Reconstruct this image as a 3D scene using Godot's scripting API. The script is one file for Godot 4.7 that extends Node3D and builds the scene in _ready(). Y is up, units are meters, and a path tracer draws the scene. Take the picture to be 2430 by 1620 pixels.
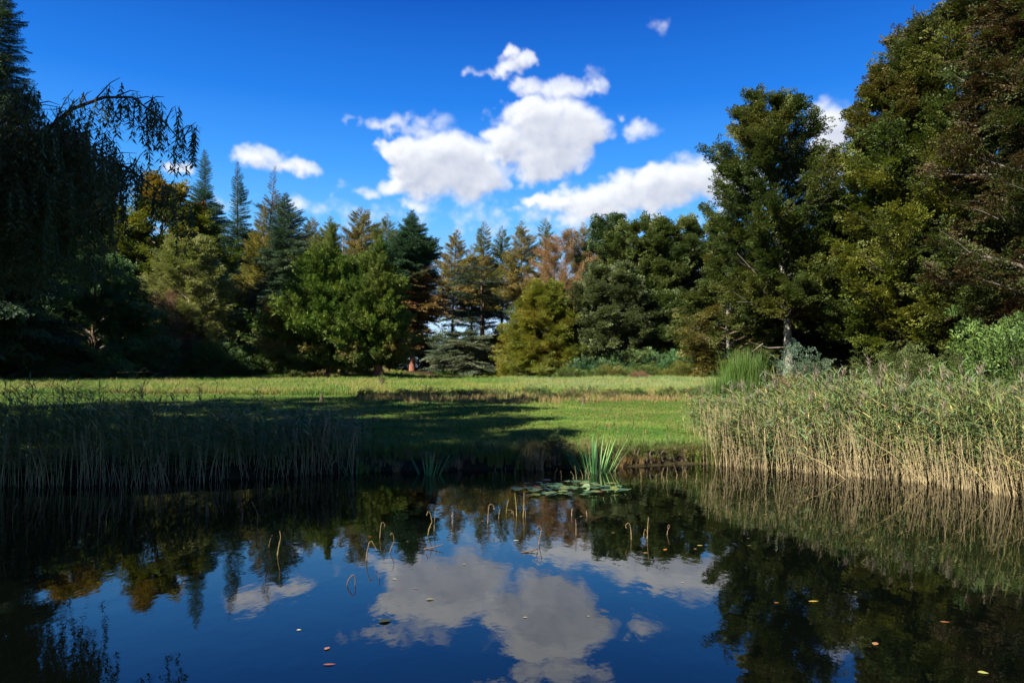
extends Node3D

# ------------------------------------------------------------------ helpers
class Bag:
	var v := PackedVector3Array()
	var n := PackedVector3Array()
	var c := PackedColorArray()

	func tri(a: Vector3, b: Vector3, d: Vector3, col: Color) -> void:
		var m := (a - d).cross(a - b).normalized()
		v.append(a); v.append(b); v.append(d)
		n.append(m); n.append(m); n.append(m)
		c.append(col); c.append(col); c.append(col)

	func smooth(a: Vector3, b: Vector3, d: Vector3, na: Vector3, nb: Vector3, nd: Vector3, ca: Color, cb: Color, cd: Color) -> void:
		var m := (a - d).cross(a - b)
		if m.dot(na + nb + nd) < 0.0:
			v.append(a); v.append(d); v.append(b)
			n.append(na); n.append(nd); n.append(nb)
			c.append(ca); c.append(cd); c.append(cb)
		else:
			v.append(a); v.append(b); v.append(d)
			n.append(na); n.append(nb); n.append(nd)
			c.append(ca); c.append(cb); c.append(cd)

	func leaf(p: Vector3, along: Vector3, face: Vector3, ln: float, wd: float, col: Color) -> void:
		var side := along.cross(face).normalized() * wd * 0.5
		var tip := p + along * ln
		var mid := p + along * ln * 0.45 + face * wd * 0.12
		tri(p, mid + side, tip, col)
		tri(p, tip, mid - side, col)

	# a long narrow blade that bends from dir towards bend
	func blade(p: Vector3, dir: Vector3, bend: Vector3, ln: float, wd: float, segs: int, c0: Color, c1: Color) -> void:
		var a := p
		var d := dir.normalized()
		var side := d.cross(bend)
		if side.length() < 0.01:
			side = d.cross(Vector3(0.3, 0.1, 0.9))
		side = side.normalized()
		var w := wd * 0.5
		for i in segs:
			var t := float(i + 1) / segs
			var b := a + d * (ln / segs)
			var w2 := wd * 0.5 * (1.0 - t * t)
			var ca := c0.lerp(c1, float(i) / segs)
			tri(a + side * w, b + side * w2, a - side * w, ca)
			if i < segs - 1:
				tri(a - side * w, b + side * w2, b - side * w2, ca)
			a = b
			w = w2
			d = (d + bend / segs).normalized()

	func tube(pts: Array, rad: Array, sides: int, col: Color, col2 = null) -> void:
		var rings := []
		var norms := []
		var ref := Vector3(0.13, 0.21, 0.97)
		for i in pts.size():
			var a: Vector3 = pts[maxi(i - 1, 0)]
			var b: Vector3 = pts[mini(i + 1, pts.size() - 1)]
			var d := (b - a).normalized()
			var x := d.cross(ref).normalized()
			var y := d.cross(x).normalized()
			var ring := []
			var nn := []
			for k in sides:
				var g := TAU * k / sides
				var o := x * cos(g) + y * sin(g)
				ring.append(pts[i] + o * rad[i])
				nn.append(o)
			rings.append(ring)
			norms.append(nn)
		for i in pts.size() - 1:
			var ca := col
			var cb := col
			if col2 != null:
				ca = col.lerp(col2, float(i) / (pts.size() - 1))
				cb = col.lerp(col2, float(i + 1) / (pts.size() - 1))
			for k in sides:
				var j := (k + 1) % sides
				smooth(rings[i][k], rings[i + 1][k], rings[i][j], norms[i][k], norms[i + 1][k], norms[i][j], ca, cb, ca)
				smooth(rings[i][j], rings[i + 1][k], rings[i + 1][j], norms[i][j], norms[i + 1][k], norms[i + 1][j], ca, cb, cb)

	func mesh(m: Material) -> ArrayMesh:
		var a := []
		a.resize(Mesh.ARRAY_MAX)
		a[Mesh.ARRAY_VERTEX] = v
		a[Mesh.ARRAY_NORMAL] = n
		a[Mesh.ARRAY_COLOR] = c
		var am := ArrayMesh.new()
		am.add_surface_from_arrays(Mesh.PRIMITIVE_TRIANGLES, a)
		am.surface_set_material(0, m)
		return am

const G := 2.5   # the wood stands far off: its plan below is in units of 2.5 m
var taken := {}
var lump := FastNoiseLite.new()
var M := {}
var S := {}

func seeded(k: int) -> RandomNumberGenerator:
	var r := RandomNumberGenerator.new()
	r.seed = k * 7919 + 17
	return r

func rv(r: RandomNumberGenerator) -> Vector3:
	return Vector3(r.randf_range(-1, 1), r.randf_range(-1, 1), r.randf_range(-1, 1))

func numbered(called: String) -> String:
	if not taken.has(called):
		taken[called] = 0
		return called
	taken[called] += 1
	return "%s_%03d" % [called, taken[called]]

func tag(o: Node3D, label: String, category: String, group := "") -> void:
	o.set_meta("label", label)
	o.set_meta("category", category)
	if group:
		o.set_meta("group", group)

func thing(called: String, label: String, category: String, at: Vector3, group := "") -> Node3D:
	var o := Node3D.new()
	o.name = numbered(called)
	add_child(o)
	o.position = at
	tag(o, label, category, group)
	return o

func part(parent: Node, called: String, m: Mesh) -> MeshInstance3D:
	var o := MeshInstance3D.new()
	o.mesh = m
	o.name = called
	parent.add_child(o, true)
	return o

func many(parent: Node, called: String, m: Mesh, xf: Array, cols: Array) -> MultiMeshInstance3D:
	var mm := MultiMesh.new()
	mm.transform_format = MultiMesh.TRANSFORM_3D
	mm.use_colors = true
	mm.mesh = m
	mm.instance_count = xf.size()
	for i in xf.size():
		mm.set_instance_transform(i, xf[i])
		mm.set_instance_color(i, cols[i])
	var o := MultiMeshInstance3D.new()
	o.multimesh = mm
	o.name = called
	o.set_meta("kind", "stuff")
	parent.add_child(o, true)
	return o

func frame(along: Vector3, up: Vector3, s: Vector3) -> Basis:
	var x := along.normalized()
	var z := x.cross(up)
	if z.length() < 0.02:
		z = x.cross(Vector3(0.2, 0.1, 1.0))
	z = z.normalized()
	var y := z.cross(x).normalized()
	return Basis(x * s.x, y * s.y, z * s.z)

func sample(prof: Array, t: float) -> float:
	for i in prof.size() - 1:
		if t <= prof[i + 1][0]:
			var k: float = (t - prof[i][0]) / maxf(0.0001, prof[i + 1][0] - prof[i][0])
			return lerpf(prof[i][1], prof[i + 1][1], clampf(k, 0, 1))
	return prof[-1][1]

func tint(cols: Array, where: Vector3, r: RandomNumberGenerator, spread := 0.22) -> Color:
	# leaves of one kind differ in hue from bough to bough
	var k := clampf(lump.get_noise_3dv(where * (4.0 if where.z < -56.0 else 9.0)) * 1.5 + 0.5 + r.randf_range(-0.3, 0.3), 0.0, 0.999) * (cols.size() - 1)
	var i := int(k)
	var c: Color = cols[i].lerp(cols[mini(i + 1, cols.size() - 1)], k - i)
	var f := 1.75 * (1.0 + r.randf_range(-spread, spread))
	return Color(c.r * f, c.g * f, c.b * f)

# ------------------------------------------------------------------ terrain
const SHORE := [[-60.0, 8.0], [-17.0, 4.0], [-15.0, -4.0], [-12.6, -10.4], [-9.5, -12.7], [-6.2, -13.4], [-3.4, -14.9], [-1.6, -15.1], [1.1, -15.4], [4.4, -16.2], [6.3, -15.0], [7.5, -14.0], [8.6, -12.2], [11.0, -9.5], [14.0, -6.0], [18.0, 0.0], [60.0, 10.0]]

func shore(x: float) -> float:
	return sample(SHORE, x) + lump.get_noise_2d(x * 14.0, 3.0) * 0.35

func ground(x: float, z: float) -> float:
	var s := shore(x) - z
	var h: float
	if s < 0.0:
		h = maxf(-0.9, s * 0.4)
	elif s < 0.8:
		h = 0.34 * smoothstep(-0.25, 0.8, s) - 0.02
	else:
		var far := minf(s - 0.8, maxf(0.0, -z - 15.7) + 0.15 * (s - 0.8))
		h = 0.32 + minf(far, 89.0) * 0.0131 + clampf(far - 89.0, 0.0, 20.0) * 0.05 + clampf(far - 109.0, 0.0, 300.0) * 0.008
	h += lump.get_noise_2d(x * 5.0, z * 5.0) * 0.10 * smoothstep(0.6, 5.0, s)
	var s2 := z + 1.5
	return maxf(h, maxf(-0.9, minf(s2 * 0.4, 0.5)))

func far_spot(x: float, z: float) -> Vector3:
	return on_ground(x * G, z * G)

func on_ground(x: float, z: float) -> Vector3:
	return Vector3(x, ground(x, z), z)

# ------------------------------------------------------------------ materials
func noise_tex(freq: float, stops: Array, kind := 0, size := 512) -> NoiseTexture2D:
	var f := FastNoiseLite.new()
	f.noise_type = FastNoiseLite.TYPE_SIMPLEX_SMOOTH if kind == 0 else FastNoiseLite.TYPE_CELLULAR
	f.frequency = freq
	f.fractal_octaves = 5
	f.seed = int(freq * 10000.0) + kind
	var g := Gradient.new()
	g.offsets = PackedFloat32Array(stops.map(func(s): return s[0]))
	g.colors = PackedColorArray(stops.map(func(s): return s[1].linear_to_srgb()))
	var t := NoiseTexture2D.new()
	t.width = size
	t.height = size
	t.seamless = true
	t.noise = f
	t.color_ramp = g
	return t

func leafy(rough: float, back: float, spec := 0.4) -> StandardMaterial3D:
	var m := StandardMaterial3D.new()
	m.vertex_color_use_as_albedo = true
	m.roughness = rough
	m.metallic_specular = spec
	m.cull_mode = BaseMaterial3D.CULL_DISABLED
	if back > 0.0:
		m.backlight_enabled = true
		m.backlight = Color(back, back, back * 0.6).linear_to_srgb()
	return m

func bark(stops: Array, scale: Vector3, relief: float) -> StandardMaterial3D:
	var m := StandardMaterial3D.new()
	m.albedo_texture = noise_tex(0.02, stops)
	m.uv1_triplanar = true
	m.uv1_scale = scale
	m.roughness = 0.95
	m.metallic_specular = 0.2
	m.heightmap_enabled = true
	m.heightmap_texture = noise_tex(0.03, [[0.0, Color(0, 0, 0)], [1.0, Color(1, 1, 1)]])
	m.heightmap_scale = relief
	return m

func make_materials() -> void:
	M.leaf = leafy(0.5, 0.7)
	M.gloss = leafy(0.46, 0.25, 0.36)
	M.needle = leafy(0.6, 0.4)
	M.grass = leafy(0.6, 0.5)
	M.reed = leafy(0.6, 0.4)
	M.dry = leafy(0.8, 0.15, 0.25)
	M.litter = leafy(0.55, 0.2)
	M.wood = leafy(0.95, 0.0, 0.2)
	M.beech = bark([[0.2, Color(0.06, 0.06, 0.05)], [0.45, Color(0.14, 0.14, 0.125)], [0.62, Color(0.24, 0.24, 0.22)], [0.8, Color(0.1, 0.115, 0.06)]], Vector3(0.4, 0.2, 0.4), 1.5)
	M.brown = bark([[0.2, Color(0.05, 0.035, 0.025)], [0.5, Color(0.13, 0.095, 0.07)], [0.8, Color(0.22, 0.17, 0.13)]], Vector3(1.6, 0.35, 1.6), 3.0)
	M.red = bark([[0.2, Color(0.05, 0.02, 0.015)], [0.5, Color(0.2, 0.085, 0.06)], [0.8, Color(0.36, 0.19, 0.14)]], Vector3(2.2, 0.3, 2.2), 4.0)
	M.pale = bark([[0.2, Color(0.1, 0.07, 0.05)], [0.5, Color(0.2, 0.145, 0.11)], [0.8, Color(0.3, 0.24, 0.19)]], Vector3(2.0, 0.5, 2.0), 2.0)

# ------------------------------------------------------------------ foliage shapes
func spray(k: int, count: int, ln: float, wd: float, thick: float, droop: float, m: Material) -> ArrayMesh:
	var r := seeded(k)
	var b := Bag.new()
	for i in count:
		var s := pow(r.randf(), 0.7)
		var z := r.randf_range(-1, 1) * 0.46 * (1.05 - absf(s - 0.5) * 1.2)
		var p := Vector3(s, -droop * (s * s + z * z) + r.randf_range(-thick, thick), z)
		var d := (Vector3(0.7, -droop * s, z * 2.2) + rv(r) * 0.45).normalized()
		var f := (Vector3.UP + rv(r) * 0.55).normalized()
		var g := r.randf_range(0.62, 1.0)
		b.leaf(p, d, f, ln * r.randf_range(0.7, 1.25), wd * r.randf_range(0.8, 1.2), Color(g * r.randf_range(0.92, 1.0), g, g * r.randf_range(0.85, 1.0)))
	b.tube([Vector3.ZERO, Vector3(0.5, -droop * 0.25, 0), Vector3(1, -droop, 0)], [0.012, 0.008, 0.003], 3, Color(0.5, 0.4, 0.35))
	return b.mesh(m)

# a conifer bough: axis with side twigs that carry needle tufts
func bough(k: int, twigs: int, tlen: float, ang: float, tufts: int, nlen: float, nwid: float, flat: float, droop: float, upturn: float, hang: float, start: float, m: Material) -> ArrayMesh:
	var r := seeded(k)
	var b := Bag.new()
	var axis := func(s: float) -> Vector3: return Vector3(s, -droop * s + upturn * s * s, 0)
	b.tube([axis.call(0.0), axis.call(0.35), axis.call(0.7), axis.call(1.0)], [0.016, 0.012, 0.008, 0.003], 3, Color(0.42, 0.34, 0.3))
	for i in twigs:
		var s := start + (1.0 - start) * (i + r.randf()) / twigs
		var p: Vector3 = axis.call(s)
		var side := 1.0 if i % 2 == 0 else -1.0
		var l := tlen * (1.15 - s * 0.8) * r.randf_range(0.7, 1.2)
		var d := Vector3(cos(ang), r.randf_range(-flat, flat) - hang, sin(ang) * side).normalized()
		for j in tufts:
			var u := (j + r.randf_range(0.2, 0.9)) / tufts
			var q := p + d * l * u + Vector3(0, -hang * u * u * l * 0.5, 0)
			for w in 2:
				var dd := (d + rv(r) * 0.7 + Vector3(0.2, 0.15, 0)).normalized()
				var f := (Vector3.UP + rv(r) * 0.8).normalized()
				var g := r.randf_range(0.6, 1.0)
				b.leaf(q, dd, f, nlen * r.randf_range(0.7, 1.3), nwid, Color(g, g, g * r.randf_range(0.85, 1.0)))
	return b.mesh(m)

func strand(k: int, m: Material) -> ArrayMesh:
	# one metre of hanging willow twig
	var r := seeded(k)
	var b := Bag.new()
	var pts := []
	for i in 6:
		var t := i / 5.0
		pts.append(Vector3(sin(t * 2.0 + k) * 0.05, -t, cos(t * 2.6 + k) * 0.05 - 0.05))
	b.tube(pts, [0.007, 0.006, 0.005, 0.004, 0.003, 0.002], 3, Color(0.55, 0.45, 0.35))
	for i in 40:
		var t := r.randf()
		var p := Vector3(sin(t * 2.0 + k) * 0.05, -t, cos(t * 2.6 + k) * 0.05 - 0.05)
		var g := r.randf() * TAU
		var d := (Vector3(cos(g) * 0.75, -0.8, sin(g) * 0.75)).normalized()
		var v := r.randf_range(0.6, 1.0)
		b.leaf(p, d, (Vector3(cos(g), 0.9, sin(g)) + rv(r) * 0.4).normalized(), r.randf_range(0.11, 0.18), 0.034, Color(v, v, v))
	return b.mesh(m)

func make_shapes() -> void:
	S.beech = spray(1, 46, 0.17, 0.10, 0.07, 0.12, M.leaf)
	S.oak = spray(2, 44, 0.19, 0.13, 0.16, 0.05, M.leaf)
	S.small = spray(3, 60, 0.12, 0.07, 0.14, 0.1, M.leaf)
	S.laurel = spray(4, 34, 0.26, 0.10, 0.16, -0.1, M.gloss)
	S.yew = spray(5, 70, 0.16, 0.045, 0.06, 0.22, M.gloss)
	S.twiggy = spray(6, 34, 0.15, 0.05, 0.18, -0.05, M.leaf)
	S.fir = bough(11, 30, 0.42, 0.95, 9, 0.055, 0.018, 0.12, 0.12, 0.14, 0.05, 0.12, M.needle)
	S.spruce = bough(12, 30, 0.38, 1.0, 9, 0.055, 0.018, 0.12, 0.28, 0.24, 0.25, 0.14, M.needle)
	S.larch = bough(13, 34, 0.34, 0.9, 8, 0.055, 0.017, 0.2, 0.1, 0.24, 0.5, 0.2, M.needle)
	S.brush = bough(14, 44, 0.26, 0.65, 8, 0.075, 0.016, 0.75, 0.3, 0.5, -0.25, 0.25, M.needle)
	S.cedar = bough(15, 32, 0.42, 1.0, 8, 0.05, 0.02, 0.06, 0.02, -0.06, 0.02, 0.2, M.needle)
	S.strand = strand(21, M.leaf)
	S.tuft = tuft(31, 20, 0.5, 0.35, 0.028, M.grass)
	S.tall = tuft(32, 18, 0.34, 0.28, 0.02, M.grass)
	S.sedge = tuft(33, 26, 0.3, 1.3, 0.016, M.grass)
	S.broom = tuft(34, 60, 0.22, 0.25, 0.014, M.grass)
	S.bracken = spray(35, 40, 0.16, 0.06, 0.12, 0.15, M.leaf)

func tuft(k: int, count: int, spread: float, bend: float, wd: float, m: Material) -> ArrayMesh:
	var r := seeded(k)
	var b := Bag.new()
	for i in count:
		var g := r.randf() * TAU
		var o := Vector3(cos(g), 0, sin(g))
		var d := Vector3.UP + o * r.randf_range(0.05, spread)
		var v := r.randf_range(0.6, 1.0)
		var p := Vector3(cos(g * 3.1), 0, sin(g * 3.1)) * r.randf() * 0.35 * spread
		b.blade(p, d, (o + rv(r) * 0.4) * bend * r.randf_range(0.4, 1.4) - Vector3(0, bend * 0.3, 0), r.randf_range(0.6, 1.05), wd, 3, Color(v, v * 0.98, v * 0.9), Color(v, v, v * 0.9))
	return b.mesh(m)

# ------------------------------------------------------------------ trees
func trunk_axis(H: float, lean: Vector2, wob: float, k: int) -> Array:
	var pts := []
	for i in 13:
		var t := i / 12.0
		pts.append(Vector3(lean.x * t * t + sin(t * 5.0 + k) * wob * t, H * t - 0.12 * (1.0 - t), lean.y * t * t + cos(t * 4.3 + k) * wob * t))
	return pts

func axis_at(pts: Array, y: float) -> Vector3:
	for i in pts.size() - 1:
		if y <= pts[i + 1].y:
			return pts[i].lerp(pts[i + 1], clampf((y - pts[i].y) / (pts[i + 1].y - pts[i].y), 0, 1))
	return pts[-1]

func trunk(o: Node3D, pts: Array, r0: float, r1: float, m: Material, flare := 1.45) -> void:
	var b := Bag.new()
	var rad := []
	for i in pts.size():
		var t: float = float(i) / (pts.size() - 1)
		rad.append(lerpf(r0, r1, pow(t, 0.85)) * (1.0 + (flare - 1.0) * pow(1.0 - t, 14.0)))
	b.tube(pts, rad, 12, Color(1, 1, 1))
	part(o, "trunk", b.mesh(m))

func broadleaf(o: Node3D, H: float, W: float, prof: Array, P: Dictionary) -> void:
	var r := seeded(P.seed)
	var k := G if o.position.z < -56.0 else 1.0
	H *= k
	W *= k
	var ax := trunk_axis(H * 0.93, P.get("lean", Vector2.ZERO) * k, P.get("wob", 0.15) * k, P.seed)
	var tr: float = P.get("r", 0.25) * k
	trunk(o, ax, tr, 0.03, P.get("bark", M.brown))
	var wood := Bag.new()
	var xf := []
	var cols := []
	var wc: Color = P.get("wood", Color(0.12, 0.1, 0.08))
	var limbs: int = P.get("limbs", 46)
	var t0: float = P.get("start", 0.15)
	for i in limbs:
		var t := t0 + (1.0 - t0) * (i + r.randf()) / limbs
		var g := i * 2.4 + r.randf_range(-0.5, 0.5)
		var R: float = W * sample(prof, t) * r.randf_range(0.68, 1.1)
		R = maxf(R, 0.25 * k)
		var p0 := axis_at(ax, clampf(t * H - R * P.get("rise", 0.55), H * P.get("clear", 0.08), H * 0.92))
		var top := axis_at(ax, t * H)
		var p2 := Vector3(top.x + cos(g) * R, t * H - R * P.get("droop", 0.1), top.z + sin(g) * R)
		var p1: Vector3 = p0.lerp(p2, 0.55) + Vector3.UP * R * P.get("arch", 0.16)
		var pts := []
		var rad := []
		var lr := tr * 0.34 * clampf(R / W, 0.3, 1.0)
		for q in 6:
			var s := q / 5.0
			pts.append(p0.lerp(p1, s).lerp(p1.lerp(p2, s), s) + rv(r) * 0.05 * R * s)
			rad.append(lr * (1.0 - s * 0.85))
		wood.tube(pts, rad, 5, wc)
		var out := (p2 - p0).normalized()
		var subs: int = P.get("subs", 8)
		for q in subs:
			var s := lerpf(0.28, 1.0, (q + r.randf()) / subs)
			var at := p0.lerp(p1, s).lerp(p1.lerp(p2, s), s)
			var d := (out.rotated(Vector3.UP, r.randf_range(-1.15, 1.15)) + Vector3(0, r.randf_range(-0.45, 0.75), 0)).normalized()
			var L := maxf(0.45 * k, R * r.randf_range(0.24, 0.46) * (1.2 - s * 0.45))
			wood.tube([at, at + d * L * 0.5 + Vector3(0, L * 0.04, 0), at + d * L], [lr * 0.3, lr * 0.2, 0.006 * k], 3, wc)
			var sp: int = int(P.get("sprays", 5) * (1.9 if k > 1.0 else 1.0))
			for j in sp:
				var u := (j + r.randf()) / sp
				var pos := at + d * L * u + rv(r) * 0.16 * L
				var along := (d + rv(r) * 0.65 + out * 0.3)
				along.y = along.y * 0.8 - P.get("weep", 0.05)
				var up := Vector3.UP + Vector3(cos(g), 0, sin(g)) * r.randf_range(0.0, 0.6) + rv(r) * 0.5
				var sz: float = P.get("size", 0.7) * r.randf_range(0.55, 1.3) * (k * 0.72 if k > 1.0 else 1.0)
				xf.append(Transform3D(frame(along, up, Vector3(sz, sz, sz)), pos))
				var c := tint(P.cols, o.position + pos, r)
				if P.has("top_cols") and t > P.get("top_from", 0.8) and r.randf() < 0.75:
					c = tint(P.top_cols, o.position + pos, r)
				cols.append(c)
	part(o, "branches", wood.mesh(M.wood)).set_meta("kind", "stuff")
	many(o, "crown", P.get("shape", S.beech), xf, cols)

func conifer(o: Node3D, H: float, R: float, P: Dictionary) -> void:
	var r := seeded(P.seed)
	var kk := G if o.position.z < -56.0 else 1.0
	H *= kk
	R *= kk
	var g0 := r.randf() * TAU
	var ax := trunk_axis(H, (P.get("lean", Vector2.ZERO) + Vector2(r.randf_range(-0.12, 0.12), 0)) * kk, P.get("wob", 0.05) * kk, P.seed)
	trunk(o, ax, P.get("r", 0.2) * kk, 0.012 * kk, P.get("bark", M.brown), P.get("flare", 1.3))
	var prof: Array = P.get("prof", [[0.0, 0.8], [0.15, 1.0], [0.5, 0.68], [0.8, 0.32], [1.0, 0.05]])
	var t0: float = P.get("start", 0.08)
	var xf := []
	var cols := []
	var xf2 := []
	var cols2 := []
	var count: int = P.get("n", 280)
	for i in count:
		var t := t0 + (1.0 - t0) * pow((i + r.randf()) / count, P.get("pack", 0.85))
		var whorl: float = P.get("whorl", 0.0) * kk
		if whorl > 0.0:
			t = clampf(roundf(t * H / whorl) * whorl / H + r.randf_range(-0.012, 0.012), t0, 0.995)
		if P.has("gap") and lump.get_noise_2d(t * 90.0 + P.seed * 31.0, i % 5 * 40.0) > P.gap:
			continue
		var g := i * 2.39996 + r.randf_range(-0.4, 0.4)
		var L: float = maxf(0.16 * kk, R * sample(prof, t) * r.randf_range(P.get("short", 0.6), 1.12) * (1.0 + 0.16 * sin(g - g0) + 0.5 * lump.get_noise_2d(t * 160.0 + P.seed * 13.0, cos(g) * 12.0)))
		var p := axis_at(ax, t * H)
		var slope := lerpf(P.get("low", -0.35), P.get("high", 0.55), pow(t, 1.4)) + r.randf_range(-0.14, 0.14)
		var d := Vector3(cos(g), slope, sin(g)).normalized()
		var up := Vector3.UP + rv(r) * 0.28
		var k: float = P.get("wide", 1.0)
		xf.append(Transform3D(frame(d, up, Vector3(L, L * k, L * k)), p))
		var cc: Array = P.cols
		if P.has("low_cols") and t < P.low_to + r.randf_range(-0.08, 0.06):
			cc = P.low_cols
		cols.append(tint(cc, o.position + p + d * L, r, 0.18))
		if L > P.get("split", 0.9) * kk:
			for q in P.get("extra", 2):
				var s := r.randf_range(0.3, 0.75)
				var d2 := (d.rotated(Vector3.UP, r.randf_range(-0.8, 0.8)) + Vector3(0, r.randf_range(-0.2, 0.2), 0)).normalized()
				var l2 := L * r.randf_range(0.35, 0.6)
				xf2.append(Transform3D(frame(d2, up + rv(r) * 0.2, Vector3(l2, l2 * k, l2 * k)), p + d * L * s))
				cols2.append(tint(cc, o.position + p + d * L * s, r, 0.18))
	xf.append_array(xf2)
	cols.append_array(cols2)
	many(o, "crown", P.get("shape", S.fir), xf, cols)

func shrub(o: Node3D, size: Vector3, count: int, shape: Mesh, sz: float, cols: Array, k: int, lift := 0.35, rough := 0.28) -> void:
	var r := seeded(k)
	if o.position.z < -56.0:
		size *= G
		sz *= G * 0.66
		count = int(count * 2.0)
	var xf := []
	var cc := []
	var b := Bag.new()
	for i in 9:
		var g := i * 2.4
		var e := Vector3(cos(g) * size.x * 0.45, size.y * r.randf_range(0.5, 0.85), sin(g) * size.z * 0.45)
		b.tube([Vector3(cos(g) * 0.12, -0.1, sin(g) * 0.12), e * Vector3(0.5, 0.55, 0.5), e], [0.035, 0.025, 0.008], 5, Color(0.1, 0.08, 0.06))
	for i in count:
		var d := rv(r)
		while d.length() > 1.0 or d.length() < 0.1:
			d = rv(r)
		d = d.normalized()
		d.y = absf(d.y) * 1.05 - 0.1
		var wob := 1.0 + rough * 2.0 * lump.get_noise_3dv((d * 2.2 + Vector3(k * 3.7, 0, 0)) * 22.0)
		var pos := Vector3(d.x * size.x, maxf(0.05, d.y * size.y), d.z * size.z) * wob * r.randf_range(0.66, 0.98)
		var s := sz * r.randf_range(0.65, 1.25)
		var along := d + rv(r) * 0.7 + Vector3(0, lift, 0)
		xf.append(Transform3D(frame(along, Vector3.UP + d * 0.5 + rv(r) * 0.3, Vector3(s, s, s)), pos - along.normalized() * s * 0.4))
		cc.append(tint(cols, o.position + pos, r))
	part(o, "stems", b.mesh(M.wood)).set_meta("kind", "stuff")
	many(o, "foliage", shape, xf, cc)

func c3(r: float, g: float, b: float) -> Color:
	return Color(r, g, b)

# ------------------------------------------------------------------ sky
const CLOUDS := [
	[[-5.85,17.36,3.05,1.54,1.0],[-7.66,16.17,2.27,1.55,1.0],[-4.02,16.84,2.91,1.55,1.0],[-5.23,15.10,3.51,1.57,1.0],[-2.18,15.43,1.99,1.15,1.0],[-10.06,17.19,0.90,0.63,1.0],[-8.27,17.55,0.90,0.70,1.0],[-9.89,14.51,1.34,0.64,0.7],[-8.86,15.55,0.90,0.71,1.0]],
	[[-9.18,19.18,0.90,0.68,0.5],[-10.83,19.29,1.64,0.41,0.42],[-6.32,19.51,1.68,0.76,0.45],[-7.68,18.69,1.36,0.55,0.5],[-13.33,19.26,0.88,0.24,0.4]],
	[[2.42,19.39,3.37,1.79,1.0],[0.89,20.51,1.69,0.82,1.0],[4.72,19.49,2.28,1.51,1.0],[6.39,18.74,1.66,0.97,1.0],[2.42,17.43,3.36,1.68,1.0],[4.25,17.12,1.98,1.13,1.0],[2.41,15.72,2.44,1.0,1.0],[-0.96,18.57,1.54,0.84,1.0],[-0.65,17.73,1.23,0.84,1.0]],
	[[2.89,21.9,2.76,0.9,0.5],[1.04,22.1,1.08,0.6,0.48],[6.72,22.54,0.91,0.79,0.45],[4.73,22.0,1.68,0.8,0.5],[7.02,21.99,0.76,0.53,0.5]],
	[[13.50,15.04,2.44,1.54,1.0],[11.45,15.01,1.90,1.13,1.0],[9.23,14.54,2.52,1.14,1.0],[6.97,13.90,2.25,1.01,1.0],[4.55,13.95,1.67,0.72,1.0],[2.26,13.55,1.22,0.51,1.0],[15.08,14.94,1.14,0.97,1.0],[9.96,13.36,4.38,0.86,1.0],[5.45,12.77,3.01,0.87,0.6],[17.20,14.23,2.75,1.66,1.0]],
	[[10.45,18.70,1.48,0.69,0.55],[8.82,19.74,0.45,0.20,0.4]],
	[[0.12,23.74,1.39,0.79,0.9],[-1.27,23.34,1.08,0.59,0.8],[-3.12,23.05,0.77,0.33,0.5],[1.20,23.87,0.69,0.46,0.7],[-0.04,24.53,0.54,0.39,0.7]],
	[[-18.21,15.77,2.41,0.87,0.6],[-20.10,16.38,1.57,0.61,0.7],[-16.60,15.59,1.30,0.57,0.8],[-25.02,14.48,1.17,0.60,0.7],[-16.24,12.74,1.96,0.64,0.35]],
	[[-11.51,13.87,1.18,0.64,0.7],[-13.56,14.47,0.87,0.42,0.35],[-7.64,13.15,1.21,0.51,0.6],[-0.34,12.83,1.07,0.37,0.55]],
	[[-3.0,12.6,11.0,1.4,0.2],[7.0,12.2,11.0,1.3,0.26],[-17.0,12.2,8.0,1.2,0.2]],
	[[24.15,17.43,1.74,1.91,0.95],[23.95,15.05,1.45,2.25,0.95],[12.71,26.06,1.18,0.43,0.2]],
]
const SKY := [[0.0, 0.66, 0.8, 0.95], [4.0, 0.48, 0.7, 0.95], [8.0, 0.28, 0.57, 0.94], [12.0, 0.13, 0.45, 0.92], [16.0, 0.055, 0.31, 0.86], [21.0, 0.018, 0.185, 0.7], [28.0, 0.007, 0.09, 0.47], [45.0, 0.006, 0.065, 0.34], [90.0, 0.005, 0.055, 0.3]]
const SKY_LEVEL := 0.342

func sky_at(el: float) -> Color:
	for i in SKY.size() - 1:
		if el <= SKY[i + 1][0]:
			var k: float = clampf((el - SKY[i][0]) / (SKY[i + 1][0] - SKY[i][0]), 0, 1)
			return Color(lerpf(SKY[i][1], SKY[i + 1][1], k), lerpf(SKY[i][2], SKY[i + 1][2], k), lerpf(SKY[i][3], SKY[i + 1][3], k)) * SKY_LEVEL
	return Color(SKY[-1][1], SKY[-1][2], SKY[-1][3]) * SKY_LEVEL

var fine := FastNoiseLite.new()
var puff := FastNoiseLite.new()

func density(cloud: Array, az: float, el: float) -> float:
	var f1 := fine.get_noise_2d(az, el * 1.15)
	var f2 := fine.get_noise_2d(az + 70.0, el * 1.15 + 31.0)
	var wa := az + f1 * 1.0
	var we := el + f2 * 0.8
	var keep := 1.0
	for b in cloud:
		var u: float = (wa - b[0]) / b[2]
		var w: float = (we - b[1]) / b[3]
		var q := (u * u + w * w) * 0.85
		if q < 1.7:
			keep *= 1.0 - 0.95 * pow((1.7 - q) / 1.7, 1.3) * (b[4] as float)
	if keep > 0.99:
		return 0.0
	return 1.0 - keep + f1 * 0.3 + f2 * 0.16 - puff.get_noise_2d(az * 1.6, el * 1.9) * 0.16 - 0.02

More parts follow.
